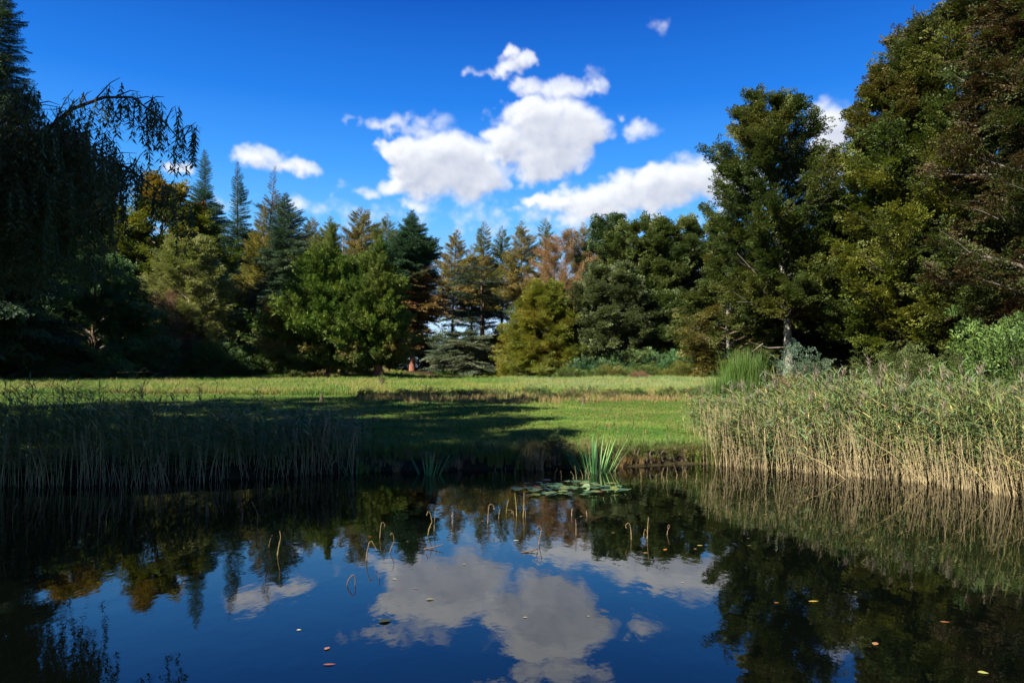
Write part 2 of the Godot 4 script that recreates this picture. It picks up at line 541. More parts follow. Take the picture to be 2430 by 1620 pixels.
func make_sky() -> Image:
	var W := 4096
	var H := 2048
	var im := Image.create(W, H, false, Image.FORMAT_RGBF)
	for y in H:
		im.fill_rect(Rect2i(0, y, W, 1), sky_at(maxf(0.0, 90.0 - (y + 0.5) / H * 180.0)))
	fine.noise_type = FastNoiseLite.TYPE_SIMPLEX_SMOOTH
	fine.frequency = 0.3
	fine.fractal_octaves = 7
	fine.fractal_gain = 0.56
	puff.noise_type = FastNoiseLite.TYPE_SIMPLEX_SMOOTH
	puff.fractal_type = FastNoiseLite.FRACTAL_RIDGED
	puff.frequency = 0.22
	puff.fractal_octaves = 5
	puff.fractal_gain = 0.5
	for turn in [0.0, 62.0, 121.0, 183.0, 241.0, 299.0]:
		var dy: float = 0.0 if turn == 0.0 else sin(turn) * 2.5
		fine.seed = int(turn) + 5
		for cloud in CLOUDS:
			var lo := Vector2(999, 999)
			var hi := Vector2(-999, -999)
			for b in cloud:
				lo = lo.min(Vector2(b[0] - b[2] * 1.6, b[1] - b[3] * 1.6))
				hi = hi.max(Vector2(b[0] + b[2] * 1.6, b[1] + b[3] * 1.6))
			var x0 := int(floor(lo.x / 360.0 * W))
			var x1 := int(ceil(hi.x / 360.0 * W))
			var y0 := int(floor((90.0 - hi.y) / 180.0 * H))
			var y1 := int(ceil((90.0 - lo.y) / 180.0 * H))
			var step := 1 if turn == 0.0 else 2
			for yy in range(y0, y1, step):
				var el := 90.0 - (yy + 0.5) / H * 180.0
				for xx in range(x0, x1, step):
					var az := (xx + 0.5) / W * 360.0
					var d := density(cloud, az, el)
					var a := smoothstep(0.03, 0.52, d)
					if a <= 0.003:
						continue
					# how much cloud lies between this point and the sun, up and to the left
					var shade := density(cloud, az - 0.35, el + 0.5) * 0.55 + density(cloud, az - 0.8, el + 1.2) * 0.45
					var lit := clampf(0.98 - 0.62 * shade + (d - shade) * 0.5, 0.0, 1.0)
					var c := Color(0.4, 0.44, 0.56).lerp(Color(0.82, 0.84, 0.87), lit) * SKY_LEVEL
					a *= lerpf(0.55, 0.98, smoothstep(0.3, 0.8, d))
					for sy in step:
						for sx in step:
							var X := posmod(xx + sx + int(turn / 360.0 * W), W)
							var Y := clampi(yy + sy - int(dy / 180.0 * H), 0, H - 1)
							im.set_pixel(X, Y, im.get_pixel(X, Y).lerp(c, a))
	return im

func _ready() -> void:
	lump.noise_type = FastNoiseLite.TYPE_SIMPLEX_SMOOTH
	lump.frequency = 0.03
	lump.fractal_octaves = 3
	lump.seed = 11
	# camera
	var cam := Camera3D.new()
	cam.name = "camera"
	add_child(cam)
	cam.position = Vector3(0, 2.0, 0)
	cam.rotation_degrees = Vector3(2.64, 0, 0)
	cam.fov = 50.83
	cam.near = 0.1
	cam.far = 1500.0
	cam.current = true
	# sky
	var env := Environment.new()
	env.background_mode = Environment.BG_SKY
	var sky := Sky.new()
	var sm := PanoramaSkyMaterial.new()
	sm.panorama = ImageTexture.create_from_image(make_sky())
	sky.sky_material = sm
	env.sky = sky
	env.tonemap_mode = Environment.TONE_MAPPER_LINEAR
	env.tonemap_exposure = 3.6
	env.sdfgi_enabled = true
	env.ssao_enabled = true
	env.ssil_enabled = true
	var we := WorldEnvironment.new()
	we.name = "world_environment"
	we.environment = env
	add_child(we)
	# sun: from the left and behind the viewer, 40 degrees high
	var sun := DirectionalLight3D.new()
	sun.name = "sun"
	add_child(sun)
	sun.light_color = Color(1.0, 0.955, 0.87)
	sun.light_energy = 1.6
	sun.light_angular_distance = 0.5
	sun.shadow_enabled = true
	sun.rotation_degrees = Vector3(-40.0, -52.0, 0)
	make_materials()
	make_shapes()
	build_ground()
	build_left_trees()
	build_middle_trees()
	build_right_trees()
	build_far_wood()
	build_shrubs()
	build_weeds()
	build_grass()
	build_reeds()
	build_bank_plants()
	build_water_things()

# ------------------------------------------------------------------ ground and water
func steps(dense_lo: float, dense_hi: float, d: float, out_lo: float, out_hi: float) -> Array:
	var a := []
	var x := dense_lo
	while x <= dense_hi:
		a.append(x)
		x += d
	var g := d
	x = dense_hi
	while x < out_hi:
		g *= 1.1
		x += g
		a.append(x)
	g = d
	x = dense_lo
	while x > out_lo:
		g *= 1.1
		x -= g
		a.push_front(x)
	return a

func build_ground() -> void:
	var xs := steps(-24.0, 24.0, 0.4, -600.0, 600.0)
	var zs := steps(-50.0, 2.0, 0.4, -900.0, 300.0)
	var b := Bag.new()
	var pos := []
	var nor := []
	var col := []
	for z in zs:
		for x in xs:
			pos.append(on_ground(x, z))
			var e := 0.3
			nor.append(Vector3(ground(x - e, z) - ground(x + e, z), 2.0 * e, ground(x, z - e) - ground(x, z + e)).normalized())
			var s: float = shore(x) - z
			var g := Color(0.05, 0.085, 0.018)
			var mud := Color(0.035, 0.028, 0.018)
			var litter := Color(0.045, 0.034, 0.02)
			var wild := lump.get_noise_2d(x * 20.0, z * 20.0)
			var c := mud.lerp(g, smoothstep(0.4, 1.1, s + wild * 0.6))
			var wood := smoothstep(106.0, 110.0, -z + wild * 3.0)
			wood = maxf(wood, smoothstep(0.0, 2.0, x - 11.0 - (-z - 15.0) * 0.23 + wild * 2.0))
			wood = maxf(wood, smoothstep(0.0, 3.0, -x - 0.56 * -z + wild * 3.0) * smoothstep(72.0, 78.0, -z))
			col.append(c.lerp(litter, wood))
	var W := xs.size()
	for j in zs.size() - 1:
		for i in W - 1:
			var a := j * W + i
			b.smooth(pos[a], pos[a + 1], pos[a + W], nor[a], nor[a + 1], nor[a + W], col[a], col[a + 1], col[a + W])
			b.smooth(pos[a + 1], pos[a + W + 1], pos[a + W], nor[a + 1], nor[a + W + 1], nor[a + W], col[a + 1], col[a + W + 1], col[a + W])
	var m := StandardMaterial3D.new()
	m.vertex_color_use_as_albedo = true
	m.albedo_texture = noise_tex(0.03, [[0.15, Color(0.55, 0.5, 0.45)], [0.5, Color(0.85, 0.85, 0.8)], [0.85, Color(1, 1, 0.9)]])
	m.uv1_triplanar = true
	m.uv1_scale = Vector3(0.6, 0.6, 0.6)
	m.roughness = 1.0
	m.metallic_specular = 0.1
	var gr := part(self, "ground", b.mesh(m))
	gr.set_meta("kind", "structure")
	gr.set_meta("label", "grassy ground rising from the pond to the wood")
	# pond
	var w := StandardMaterial3D.new()
	w.albedo_color = Color(0.0008, 0.0013, 0.001).linear_to_srgb()
	w.roughness = 0.015
	w.metallic_specular = 0.5
	w.heightmap_enabled = true
	w.heightmap_texture = noise_tex(0.012, [[0.0, Color(0, 0, 0)], [1.0, Color(1, 1, 1)]], 0, 1024)
	w.uv1_triplanar = true
	w.uv1_world_triplanar = true
	w.uv1_scale = Vector3(0.16, 0.16, 0.10)
	w.heightmap_scale = 0.1
	var pl := PlaneMesh.new()
	pl.size = Vector2(44, 22)
	pl.subdivide_width = 40
	pl.subdivide_depth = 20
	pl.material = w
	var p := part(self, "pond_water", pl)
	p.position = Vector3(0, 0, -8.2)
	p.set_meta("kind", "structure")
	p.set_meta("label", "still dark pond water mirroring sky and trees")

# ------------------------------------------------------------------ the trees
const ROUND := [[0.0, 0.4], [0.2, 0.85], [0.45, 1.0], [0.7, 0.85], [0.88, 0.55], [1.0, 0.15]]
const TALL := [[0.0, 0.55], [0.25, 0.8], [0.5, 1.0], [0.75, 0.8], [0.9, 0.5], [1.0, 0.15]]

func build_left_trees() -> void:
	var o := thing("spruce_tree", "very tall dark spruce cut by the left edge of the picture", "tree", far_spot(-20.5, -27.5))
	conifer(o, 17.6, 3.0, {seed = 101, r = 0.3, n = 720, shape = S.spruce, cols = [c3(0.022, 0.045, 0.025), c3(0.03, 0.06, 0.03)], low = -0.4, high = 0.35})
	willow()
	o = thing("yew_tree", "broad dark evergreen with drooping sprays below the willow", "tree", far_spot(-19.2, -33.0))
	broadleaf(o, 5.6, 3.2, [[0.0, 0.95], [0.3, 1.0], [0.65, 0.8], [1.0, 0.25]], {seed = 103, r = 0.2, limbs = 84, subs = 8, sprays = 5, size = 0.7, start = 0.03, clear = 0.03, shape = S.yew, weep = 0.3, droop = 0.2, cols = [c3(0.016, 0.042, 0.016), c3(0.03, 0.075, 0.022), c3(0.045, 0.09, 0.03)]})
	o = thing("linden_tree", "yellowing broadleaf tree with orange top beside the left spruce", "tree", far_spot(-21.2, -43.0))
	broadleaf(o, 11.3, 4.9, [[0.0, 0.8], [0.3, 1.0], [0.6, 0.86], [0.85, 0.48], [1.0, 0.12]], {seed = 104, r = 0.32, limbs = 96, subs = 9, sprays = 6, size = 0.72, start = 0.05, droop = 0.2, cols = [c3(0.045, 0.065, 0.008), c3(0.075, 0.09, 0.01), c3(0.105, 0.105, 0.014)], top_cols = [c3(0.17, 0.085, 0.012), c3(0.11, 0.09, 0.012)], top_from = 0.9})
	o = thing("linden_tree", "yellow-green broadleaf tree showing through the willow strands", "tree", far_spot(-27.2, -45.0))
	broadleaf(o, 11.6, 4.6, ROUND, {seed = 105, r = 0.3, limbs = 84, subs = 8, sprays = 6, size = 0.76, start = 0.06, cols = [c3(0.05, 0.06, 0.008), c3(0.1, 0.095, 0.012), c3(0.15, 0.105, 0.015)], top_cols = [c3(0.15, 0.09, 0.015), c3(0.12, 0.085, 0.012)], top_from = 0.8})
	o = thing("hazel_tree", "pale olive bushy tree in front of the yellowing broadleaf", "tree", far_spot(-17.2, -38.0))
	broadleaf(o, 7.2, 2.5, [[0.0, 0.8], [0.4, 1.0], [0.7, 0.85], [1.0, 0.25]], {seed = 106, r = 0.14, limbs = 74, subs = 8, sprays = 6, size = 0.6, start = 0.06, shape = S.small, cols = [c3(0.085, 0.1, 0.03), c3(0.13, 0.14, 0.05)], wood = Color(0.14, 0.11, 0.09)})
	o = thing("bare_bush", "half bare pinkish brown bush beside the pale olive tree", "bush", far_spot(-17.6, -36.2))
	broadleaf(o, 4.0, 1.7, ROUND, {seed = 107, r = 0.06, limbs = 50, subs = 8, sprays = 3, size = 0.5, start = 0.1, rise = 0.9, shape = S.twiggy, cols = [c3(0.1, 0.07, 0.06), c3(0.13, 0.06, 0.06)], wood = Color(0.16, 0.12, 0.11)})
	# conifers behind
	o = thing("spruce_tree", "blue-green spruce with its tip highest left of the gap", "tree", far_spot(-24.2, -56.0))
	conifer(o, 17.4, 3.3, {seed = 111, r = 0.26, n = 700, cols = [c3(0.025, 0.06, 0.04), c3(0.04, 0.08, 0.05)], low = -0.2, high = 0.5})
	o = thing("fir_tree", "slim dark fir right of the highest left spruce", "tree", far_spot(-21.2, -55.0))
	conifer(o, 16.2, 2.5, {seed = 112, r = 0.22, n = 560, shape = S.spruce, cols = [c3(0.02, 0.045, 0.03), c3(0.03, 0.06, 0.035)]})
	o = thing("larch_tree", "thin leaning larch with sparse top beside the slim fir", "tree", far_spot(-19.8, -57.0))
	conifer(o, 16.4, 2.8, {seed = 113, r = 0.2, n = 300, shape = S.larch, lean = Vector2(0.8, 0), start = 0.4, gap = 0.25, cols = [c3(0.06, 0.06, 0.025), c3(0.09, 0.075, 0.03)], low = -0.2, high = 0.5})
	o = thing("larch_tree", "yellow-green larch between the left firs", "tree", far_spot(-17.4, -50.0))
	conifer(o, 11.9, 2.5, {seed = 114, r = 0.2, n = 380, shape = S.larch, cols = [c3(0.09, 0.095, 0.02), c3(0.14, 0.125, 0.025)], low = -0.1, high = 0.6})
	o = thing("fir_tree", "dark blue-green fir standing left of the sequoias", "tree", far_spot(-14.3, -45.0))
	conifer(o, 11.2, 2.9, {seed = 115, r = 0.2, n = 640, start = 0.13, cols = [c3(0.025, 0.05, 0.032), c3(0.04, 0.075, 0.045), c3(0.06, 0.09, 0.06)], prof = [[0.0, 0.85], [0.2, 1.0], [0.5, 0.72], [0.8, 0.4], [1.0, 0.06]], low = -0.3, high = 0.6})
	# trees on the left bank beyond the edge of the picture, which shade the willow, the left reeds and the lawn
	var off := [[-17.0, -1.5, 18.0, 3.0], [-17.5, -6.0, 19.0, 3.0], [-18.5, -10.5, 19.5, 3.2], [-20.5, -15.0, 22.0, 3.4], [-24.0, -19.0, 26.0, 3.8], [-27.5, -23.5, 28.0, 4.0], [-70.0, -54.0, 28.0, 8.0], [-80.0, -48.0, 30.0, 8.0]]
	for i in off.size():
		var q: Array = off[i]
		o = thing("lime_tree", "leafy tree on the left bank outside the picture", "tree", on_ground(q[0], q[1]), "trees on the left bank outside the picture")
		broadleaf(o, q[2], q[3], TALL, {seed = 120 + i, r = 0.35, limbs = 64, subs = 7, sprays = 4, size = 1.1 if i < 6 else 2.2, start = 0.1, cols = [c3(0.03, 0.05, 0.012), c3(0.05, 0.07, 0.015)]})

func willow() -> void:
	var base := on_ground(-13.6, -17.2)
	var o := thing("willow_tree", "dark weeping willow with long hanging strands on the left", "tree", base)
	var r := seeded(102)
	var ax := trunk_axis(5.2, Vector2(0.7, 0.2), 0.12, 3)
	trunk(o, ax, 0.34, 0.16, M.brown)
	var wood := Bag.new()
	var xf := []
	var cols := []
	var wc := Color(0.07, 0.055, 0.04)
	# [azimuth, reach, height of the arch, height at the end]
	var limbs := [[0.05, 5.3, 9.8, 6.9], [0.25, 4.4, 8.6, 6.2], [-0.3, 4.6, 8.2, 5.6]]
	for i in 30:
		limbs.append([i * 2.4 + r.randf_range(-0.3, 0.3), r.randf_range(1.5, 3.6) + (0.6 if cos(i * 2.4) > 0.3 else 0.0), r.randf_range(6.0, 8.9), 0.0])
	for i in limbs.size():
		var a: Array = limbs[i]
		var dir := Vector3(cos(a[0]), 0, sin(a[0]))
		var p0 := axis_at(ax, r.randf_range(3.0, 5.0))
		var pk: Vector3 = p0 + dir * a[1] * 0.55
		pk.y = a[2] + (0.6 if i < 3 else 0.0)
		var p2: Vector3 = p0 + dir * a[1]
		p2.y = a[3] if a[3] > 0.0 else a[2] - a[1] * r.randf_range(0.25, 0.6)
		var pts := []
		var rad := []
		for q in 8:
			var s := q / 7.0
			pts.append(p0.lerp(pk, s).lerp(pk.lerp(p2, s), s) + rv(r) * 0.06)
			rad.append(0.075 * (1.0 - s * 0.88))
		wood.tube(pts, rad, 5, wc)
		for q in 13:
			var s := lerpf(0.25, 1.0, (q + r.randf()) / 13.0)
			var at := p0.lerp(pk, s).lerp(pk.lerp(p2, s), s)
			var d := (dir.rotated(Vector3.UP, r.randf_range(-1.2, 1.2)) + Vector3(0, r.randf_range(0.1, 0.8), 0)).normalized()
			var L := r.randf_range(0.4, 1.1)
			if i < 3 and s > 0.6:
				L *= 0.7
			var tip := at + d * L
			wood.tube([at, at + d * L * 0.6 + Vector3(0, 0.08, 0), tip], [0.02, 0.012, 0.006], 3, wc)
			for j in 4:
				var u := (j + r.randf()) / 4.0
				var p := at.lerp(tip, u) + rv(r) * 0.08
				var drop := r.randf_range(0.7, 1.3) if i < 3 else r.randf_range(0.6, 2.1) * clampf(p.y / 6.0, 0.3, 1.0)
				drop = minf(drop, maxf(0.5, p.y - 0.4))
				var turn := r.randf() * TAU
				# a strand is a chain of pieces about a metre long
				var n := maxi(1, int(round(drop)))
				var sway := Vector3(r.randf_range(-0.12, 0.2), 0, r.randf_range(-0.12, 0.12))
				for k in n:
					var len := drop / n
					xf.append(Transform3D(Basis(Vector3.UP, turn + k * 1.9) * Basis().scaled(Vector3(1.3, len, 1.3)), p + Vector3(0, -len * k, 0) + sway * k))
					cols.append(tint([c3(0.045, 0.07, 0.03), c3(0.065, 0.09, 0.04), c3(0.08, 0.1, 0.05)], base + p, r))
	part(o, "branches", wood.mesh(M.wood)).set_meta("kind", "stuff")
	many(o, "crown", S.strand, xf, cols)

func build_middle_trees() -> void:
	var o: Node3D
	var olive := [c3(0.08, 0.09, 0.02), c3(0.12, 0.115, 0.025), c3(0.15, 0.11, 0.035)]
	var brown := [c3(0.11, 0.105, 0.03), c3(0.15, 0.12, 0.04)]
	var green := [c3(0.06, 0.085, 0.025), c3(0.1, 0.11, 0.03)]
	# [x, z, top, half width, colours, first branch, boughs, seed, lean, label]
	var L := [
		[-16.2, -58.0, 14.8, 2.0, olive, 0.1, 455, 131, 0.0, "olive larch first in the row right of the dark fir"],
		[-14.3, -56.0, 14.4, 2.0, green, 0.1, 455, 132, 0.0, "olive larch behind the left sequoia, second in the row"],
		[-11.9, -57.0, 15.4, 2.5, brown, 0.15, 332, 133, -0.3, "brownish larch with a ragged leaning top above the left sequoia"],
		[-9.7, -55.0, 14.4, 2.1, green, 0.12, 402, 134, 0.0, "green larch with a narrow tip left of the dark central fir"],
		[-5.0, -60.0, 14.2, 2.3, brown, 0.3, 262, 135, 0.4, "orange brown larch just right of the dark central fir"],
		[-2.4, -60.0, 14.9, 1.7, olive, 0.3, 297, 136, 0.0, "slim upright larch at the left of the see-through gap"],
		[-0.9, -62.0, 14.9, 1.9, green, 0.32, 262, 137, 0.0, "olive larch in the middle of the see-through gap"],
		[0.8, -58.0, 14.5, 2.1, brown, 0.36, 332, 138, 0.0, "brown-topped larch with a bare pale trunk right of the gap"],
		[2.9, -62.0, 15.6, 1.8, green, 0.25, 332, 139, 0.0, "tall slim larch behind the brown birch"],
		[5.9, -60.0, 14.8, 2.1, olive, 0.2, 367, 140, 0.0, "olive larch right of the brown birch"],
		[7.2, -58.0, 15.1, 2.3, brown, 0.2, 367, 141, 0.9, "brown larch leaning right over the dark round trees"],
		[-3.6, -64.0, 13.6, 2.2, olive, 0.3, 210, 142, 0.0, "faint larch farthest back in the see-through gap"],
	]
	for a in L:
		o = thing("larch_tree", a[9], "tree", far_spot(a[0], a[1]), "larches along the back of the meadow")
		conifer(o, (2.0 + (a[2] - 2.0) * G - o.position.y) / G, a[3], {seed = a[7], r = 0.17, n = a[6], shape = S.larch, start = a[5] + (0.09 if a[5] > 0.28 else 0.0), split = 0.45, extra = 3, lean = Vector2(a[8], 0), cols = a[4], gap = 0.4, low = -0.25, high = 0.5, short = 0.35, bark = M.pale if a[7] == 138 else M.brown, prof = [[0.0, 0.5], [0.25, 0.9], [0.5, 1.0], [0.75, 0.72], [0.92, 0.35], [1.0, 0.08]]})
	var seq := [c3(0.05, 0.092, 0.016), c3(0.078, 0.118, 0.022), c3(0.1, 0.13, 0.03)]
	var seqlow := [c3(0.06, 0.1, 0.025), c3(0.08, 0.1, 0.03), c3(0.11, 0.085, 0.03)]
	o = thing("sequoia_tree", "bright green cone-shaped sequoia with thick red trunk, the wider one", "tree", far_spot(-9.05, -36.0))
	conifer(o, 7.75, 2.6, {seed = 151, r = 0.27, flare = 1.25, bark = M.red, n = 900, shape = S.brush, start = 0.08, cols = seq, low_cols = seqlow, low_to = 0.26, low = -0.1, high = 0.9, wide = 1.0, short = 0.4, split = 0.7, extra = 3, pack = 0.8, prof = [[0.0, 0.7], [0.15, 0.92], [0.28, 1.0], [0.4, 0.9], [0.62, 0.66], [0.74, 0.4], [0.8, 0.2], [1.0, 0.07]]})
	o = thing("sequoia_tree", "slimmer green sequoia with red trunk beside the wide one", "tree", far_spot(-6.6, -35.4))
	conifer(o, 7.1, 2.0, {seed = 152, r = 0.22, flare = 1.25, bark = M.red, n = 760, shape = S.brush, start = 0.09, cols = seq, low_cols = seqlow, low_to = 0.22, low = -0.1, high = 0.9, wide = 1.05, short = 0.4, split = 0.6, extra = 3, pack = 0.8, prof = [[0.0, 0.65], [0.15, 0.9], [0.28, 1.0], [0.45, 0.78], [0.68, 0.52], [0.85, 0.25], [1.0, 0.07]]})
	o = thing("pine_trunk", "thin pale brown trunk just right of the wide sequoia", "tree", far_spot(-8.95, -38.0))
	conifer(o, 7.5, 1.4, {seed = 153, r = 0.13, bark = M.pale, n = 90, shape = S.larch, start = 0.45, cols = green})
	o = thing("douglas_fir", "dark pointed fir with rusty brown lower boughs in the middle", "tree", far_spot(-6.66, -48.0))
	conifer(o, 10.8, 2.2, {seed = 154, r = 0.19, bark = M.red, n = 760, start = 0.14, cols = [c3(0.018, 0.045, 0.024), c3(0.03, 0.065, 0.032)], low_cols = [c3(0.16, 0.095, 0.035), c3(0.11, 0.085, 0.03), c3(0.2, 0.1, 0.04)], low_to = 0.55, low = -0.35, high = 0.5, wide = 1.15, prof = [[0.0, 0.3], [0.18, 0.62], [0.3, 0.6], [0.42, 1.0], [0.6, 1.0], [0.75, 0.78], [0.88, 0.45], [0.95, 0.16], [1.0, 0.05]]})
	var blue := [c3(0.05, 0.075, 0.055), c3(0.08, 0.1, 0.07), c3(0.11, 0.12, 0.075)]
	o = thing("blue_cedar", "low spreading blue-grey cedar at the end of the meadow", "tree", far_spot(-3.5, -46.5))
	conifer(o, 2.7, 2.5, {seed = 155, r = 0.1, n = 150, shape = S.cedar, start = 0.1, cols = blue, low = -0.05, high = 0.15, whorl = 0.42, prof = [[0.0, 1.0], [0.4, 0.95], [0.8, 0.7], [1.0, 0.2]], split = 0.5, extra = 3})
	o = thing("cedar_tree", "dark flat-boughed cedar standing in the see-through gap", "tree", far_spot(-2.3, -54.0))
	conifer(o, 8.0, 3.0, {seed = 156, r = 0.2, n = 64, shape = S.cedar, start = 0.42, cols = [c3(0.025, 0.045, 0.03), c3(0.05, 0.065, 0.04)], low = -0.1, high = 0.2, whorl = 1.1, prof = [[0.0, 0.8], [0.4, 1.0], [0.8, 0.8], [1.0, 0.3]], split = 0.7, extra = 3})
	for a in [[-4.7, 3.6, "young dark spruce at the left foot of the see-through gap"], [-3.1, 4.3, "young dark spruce behind the blue-grey cedar"], [-1.2, 3.5, "young dark spruce in the middle of the gap floor"], [0.6, 4.2, "young dark spruce at the left edge of the hornbeam"]]:
		o = thing("young_spruce", a[2], "tree", far_spot(a[0], -57.0), "young spruces under the larches")
		conifer(o, a[1], 1.5, {seed = int(a[1] * 10) + 170, r = 0.08, n = 300, shape = S.spruce, start = 0.02, cols = [c3(0.025, 0.05, 0.028), c3(0.04, 0.07, 0.035)]})
	o = thing("birch_tree", "reddish brown half-bare birch above the yellow hornbeam", "tree", far_spot(3.7, -52.0))
	broadleaf(o, 9.9, 2.7, [[0.0, 0.4], [0.35, 0.8], [0.6, 1.0], [0.85, 0.75], [1.0, 0.25]], {seed = 157, r = 0.14, bark = M.pale, limbs = 56, subs = 8, sprays = 6, size = 0.6, start = 0.35, clear = 0.2, rise = 1.1, shape = S.twiggy, cols = [c3(0.15, 0.1, 0.05), c3(0.19, 0.11, 0.06)], wood = Color(0.17, 0.12, 0.095)})
	o = thing("hornbeam_tree", "rounded yellow-green hornbeam leafy to the ground at meadow end", "tree", far_spot(2.1, -43.0))
	broadleaf(o, 5.4, 2.75, [[0.0, 0.95], [0.25, 1.0], [0.55, 0.85], [0.8, 0.55], [1.0, 0.15]], {seed = 158, r = 0.14, limbs = 150, subs = 9, sprays = 6, size = 0.58, start = 0.03, clear = 0.02, rise = 0.7, shape = S.small, cols = [c3(0.07, 0.085, 0.012), c3(0.11, 0.115, 0.015), c3(0.14, 0.12, 0.02)]})
	var dk := [c3(0.03, 0.048, 0.014), c3(0.045, 0.065, 0.018), c3(0.06, 0.075, 0.022)]
	var B := [
		[7.0, -52.0, 13.3, 2.6, 161, [c3(0.02, 0.042, 0.02), c3(0.035, 0.055, 0.022)], "dark round-topped tree right of the leaning larch"],
		[8.3, -47.0, 12.0, 3.0, 162, dk, "large dark green oak left of centre-right wood edge"],
		[10.6, -46.0, 11.9, 2.9, 163, dk, "large dark green oak nearer the tall beech"],
		[5.9, -42.0, 8.2, 2.6, 164, [c3(0.05, 0.065, 0.03), c3(0.075, 0.09, 0.04)], "dull grey-green tree in front of the dark oaks"],
		[13.4, -50.0, 12.4, 2.8, 165, dk, "dark tree half hidden left of the tall beech"],
		[8.9, -43.0, 6.5, 2.3, 166, [c3(0.035, 0.055, 0.018), c3(0.05, 0.07, 0.02)], "small dark tree filling the wood edge below the oaks"],
	]
	for a in B:
		o = thing("oak_tree", a[6], "tree", far_spot(a[0], a[1]), "dark broadleaf trees right of the gap")
		broadleaf(o, (2.0 + (a[2] - 2.0) * G - o.position.y) / G, a[3], [[0.0, 0.85], [0.3, 1.0], [0.6, 0.95], [0.85, 0.66], [1.0, 0.2]], {seed = a[4], r = 0.24, limbs = 74, subs = 8, sprays = 6, size = 0.66, start = 0.06, clear = 0.05, shape = S.oak, cols = a[5]})

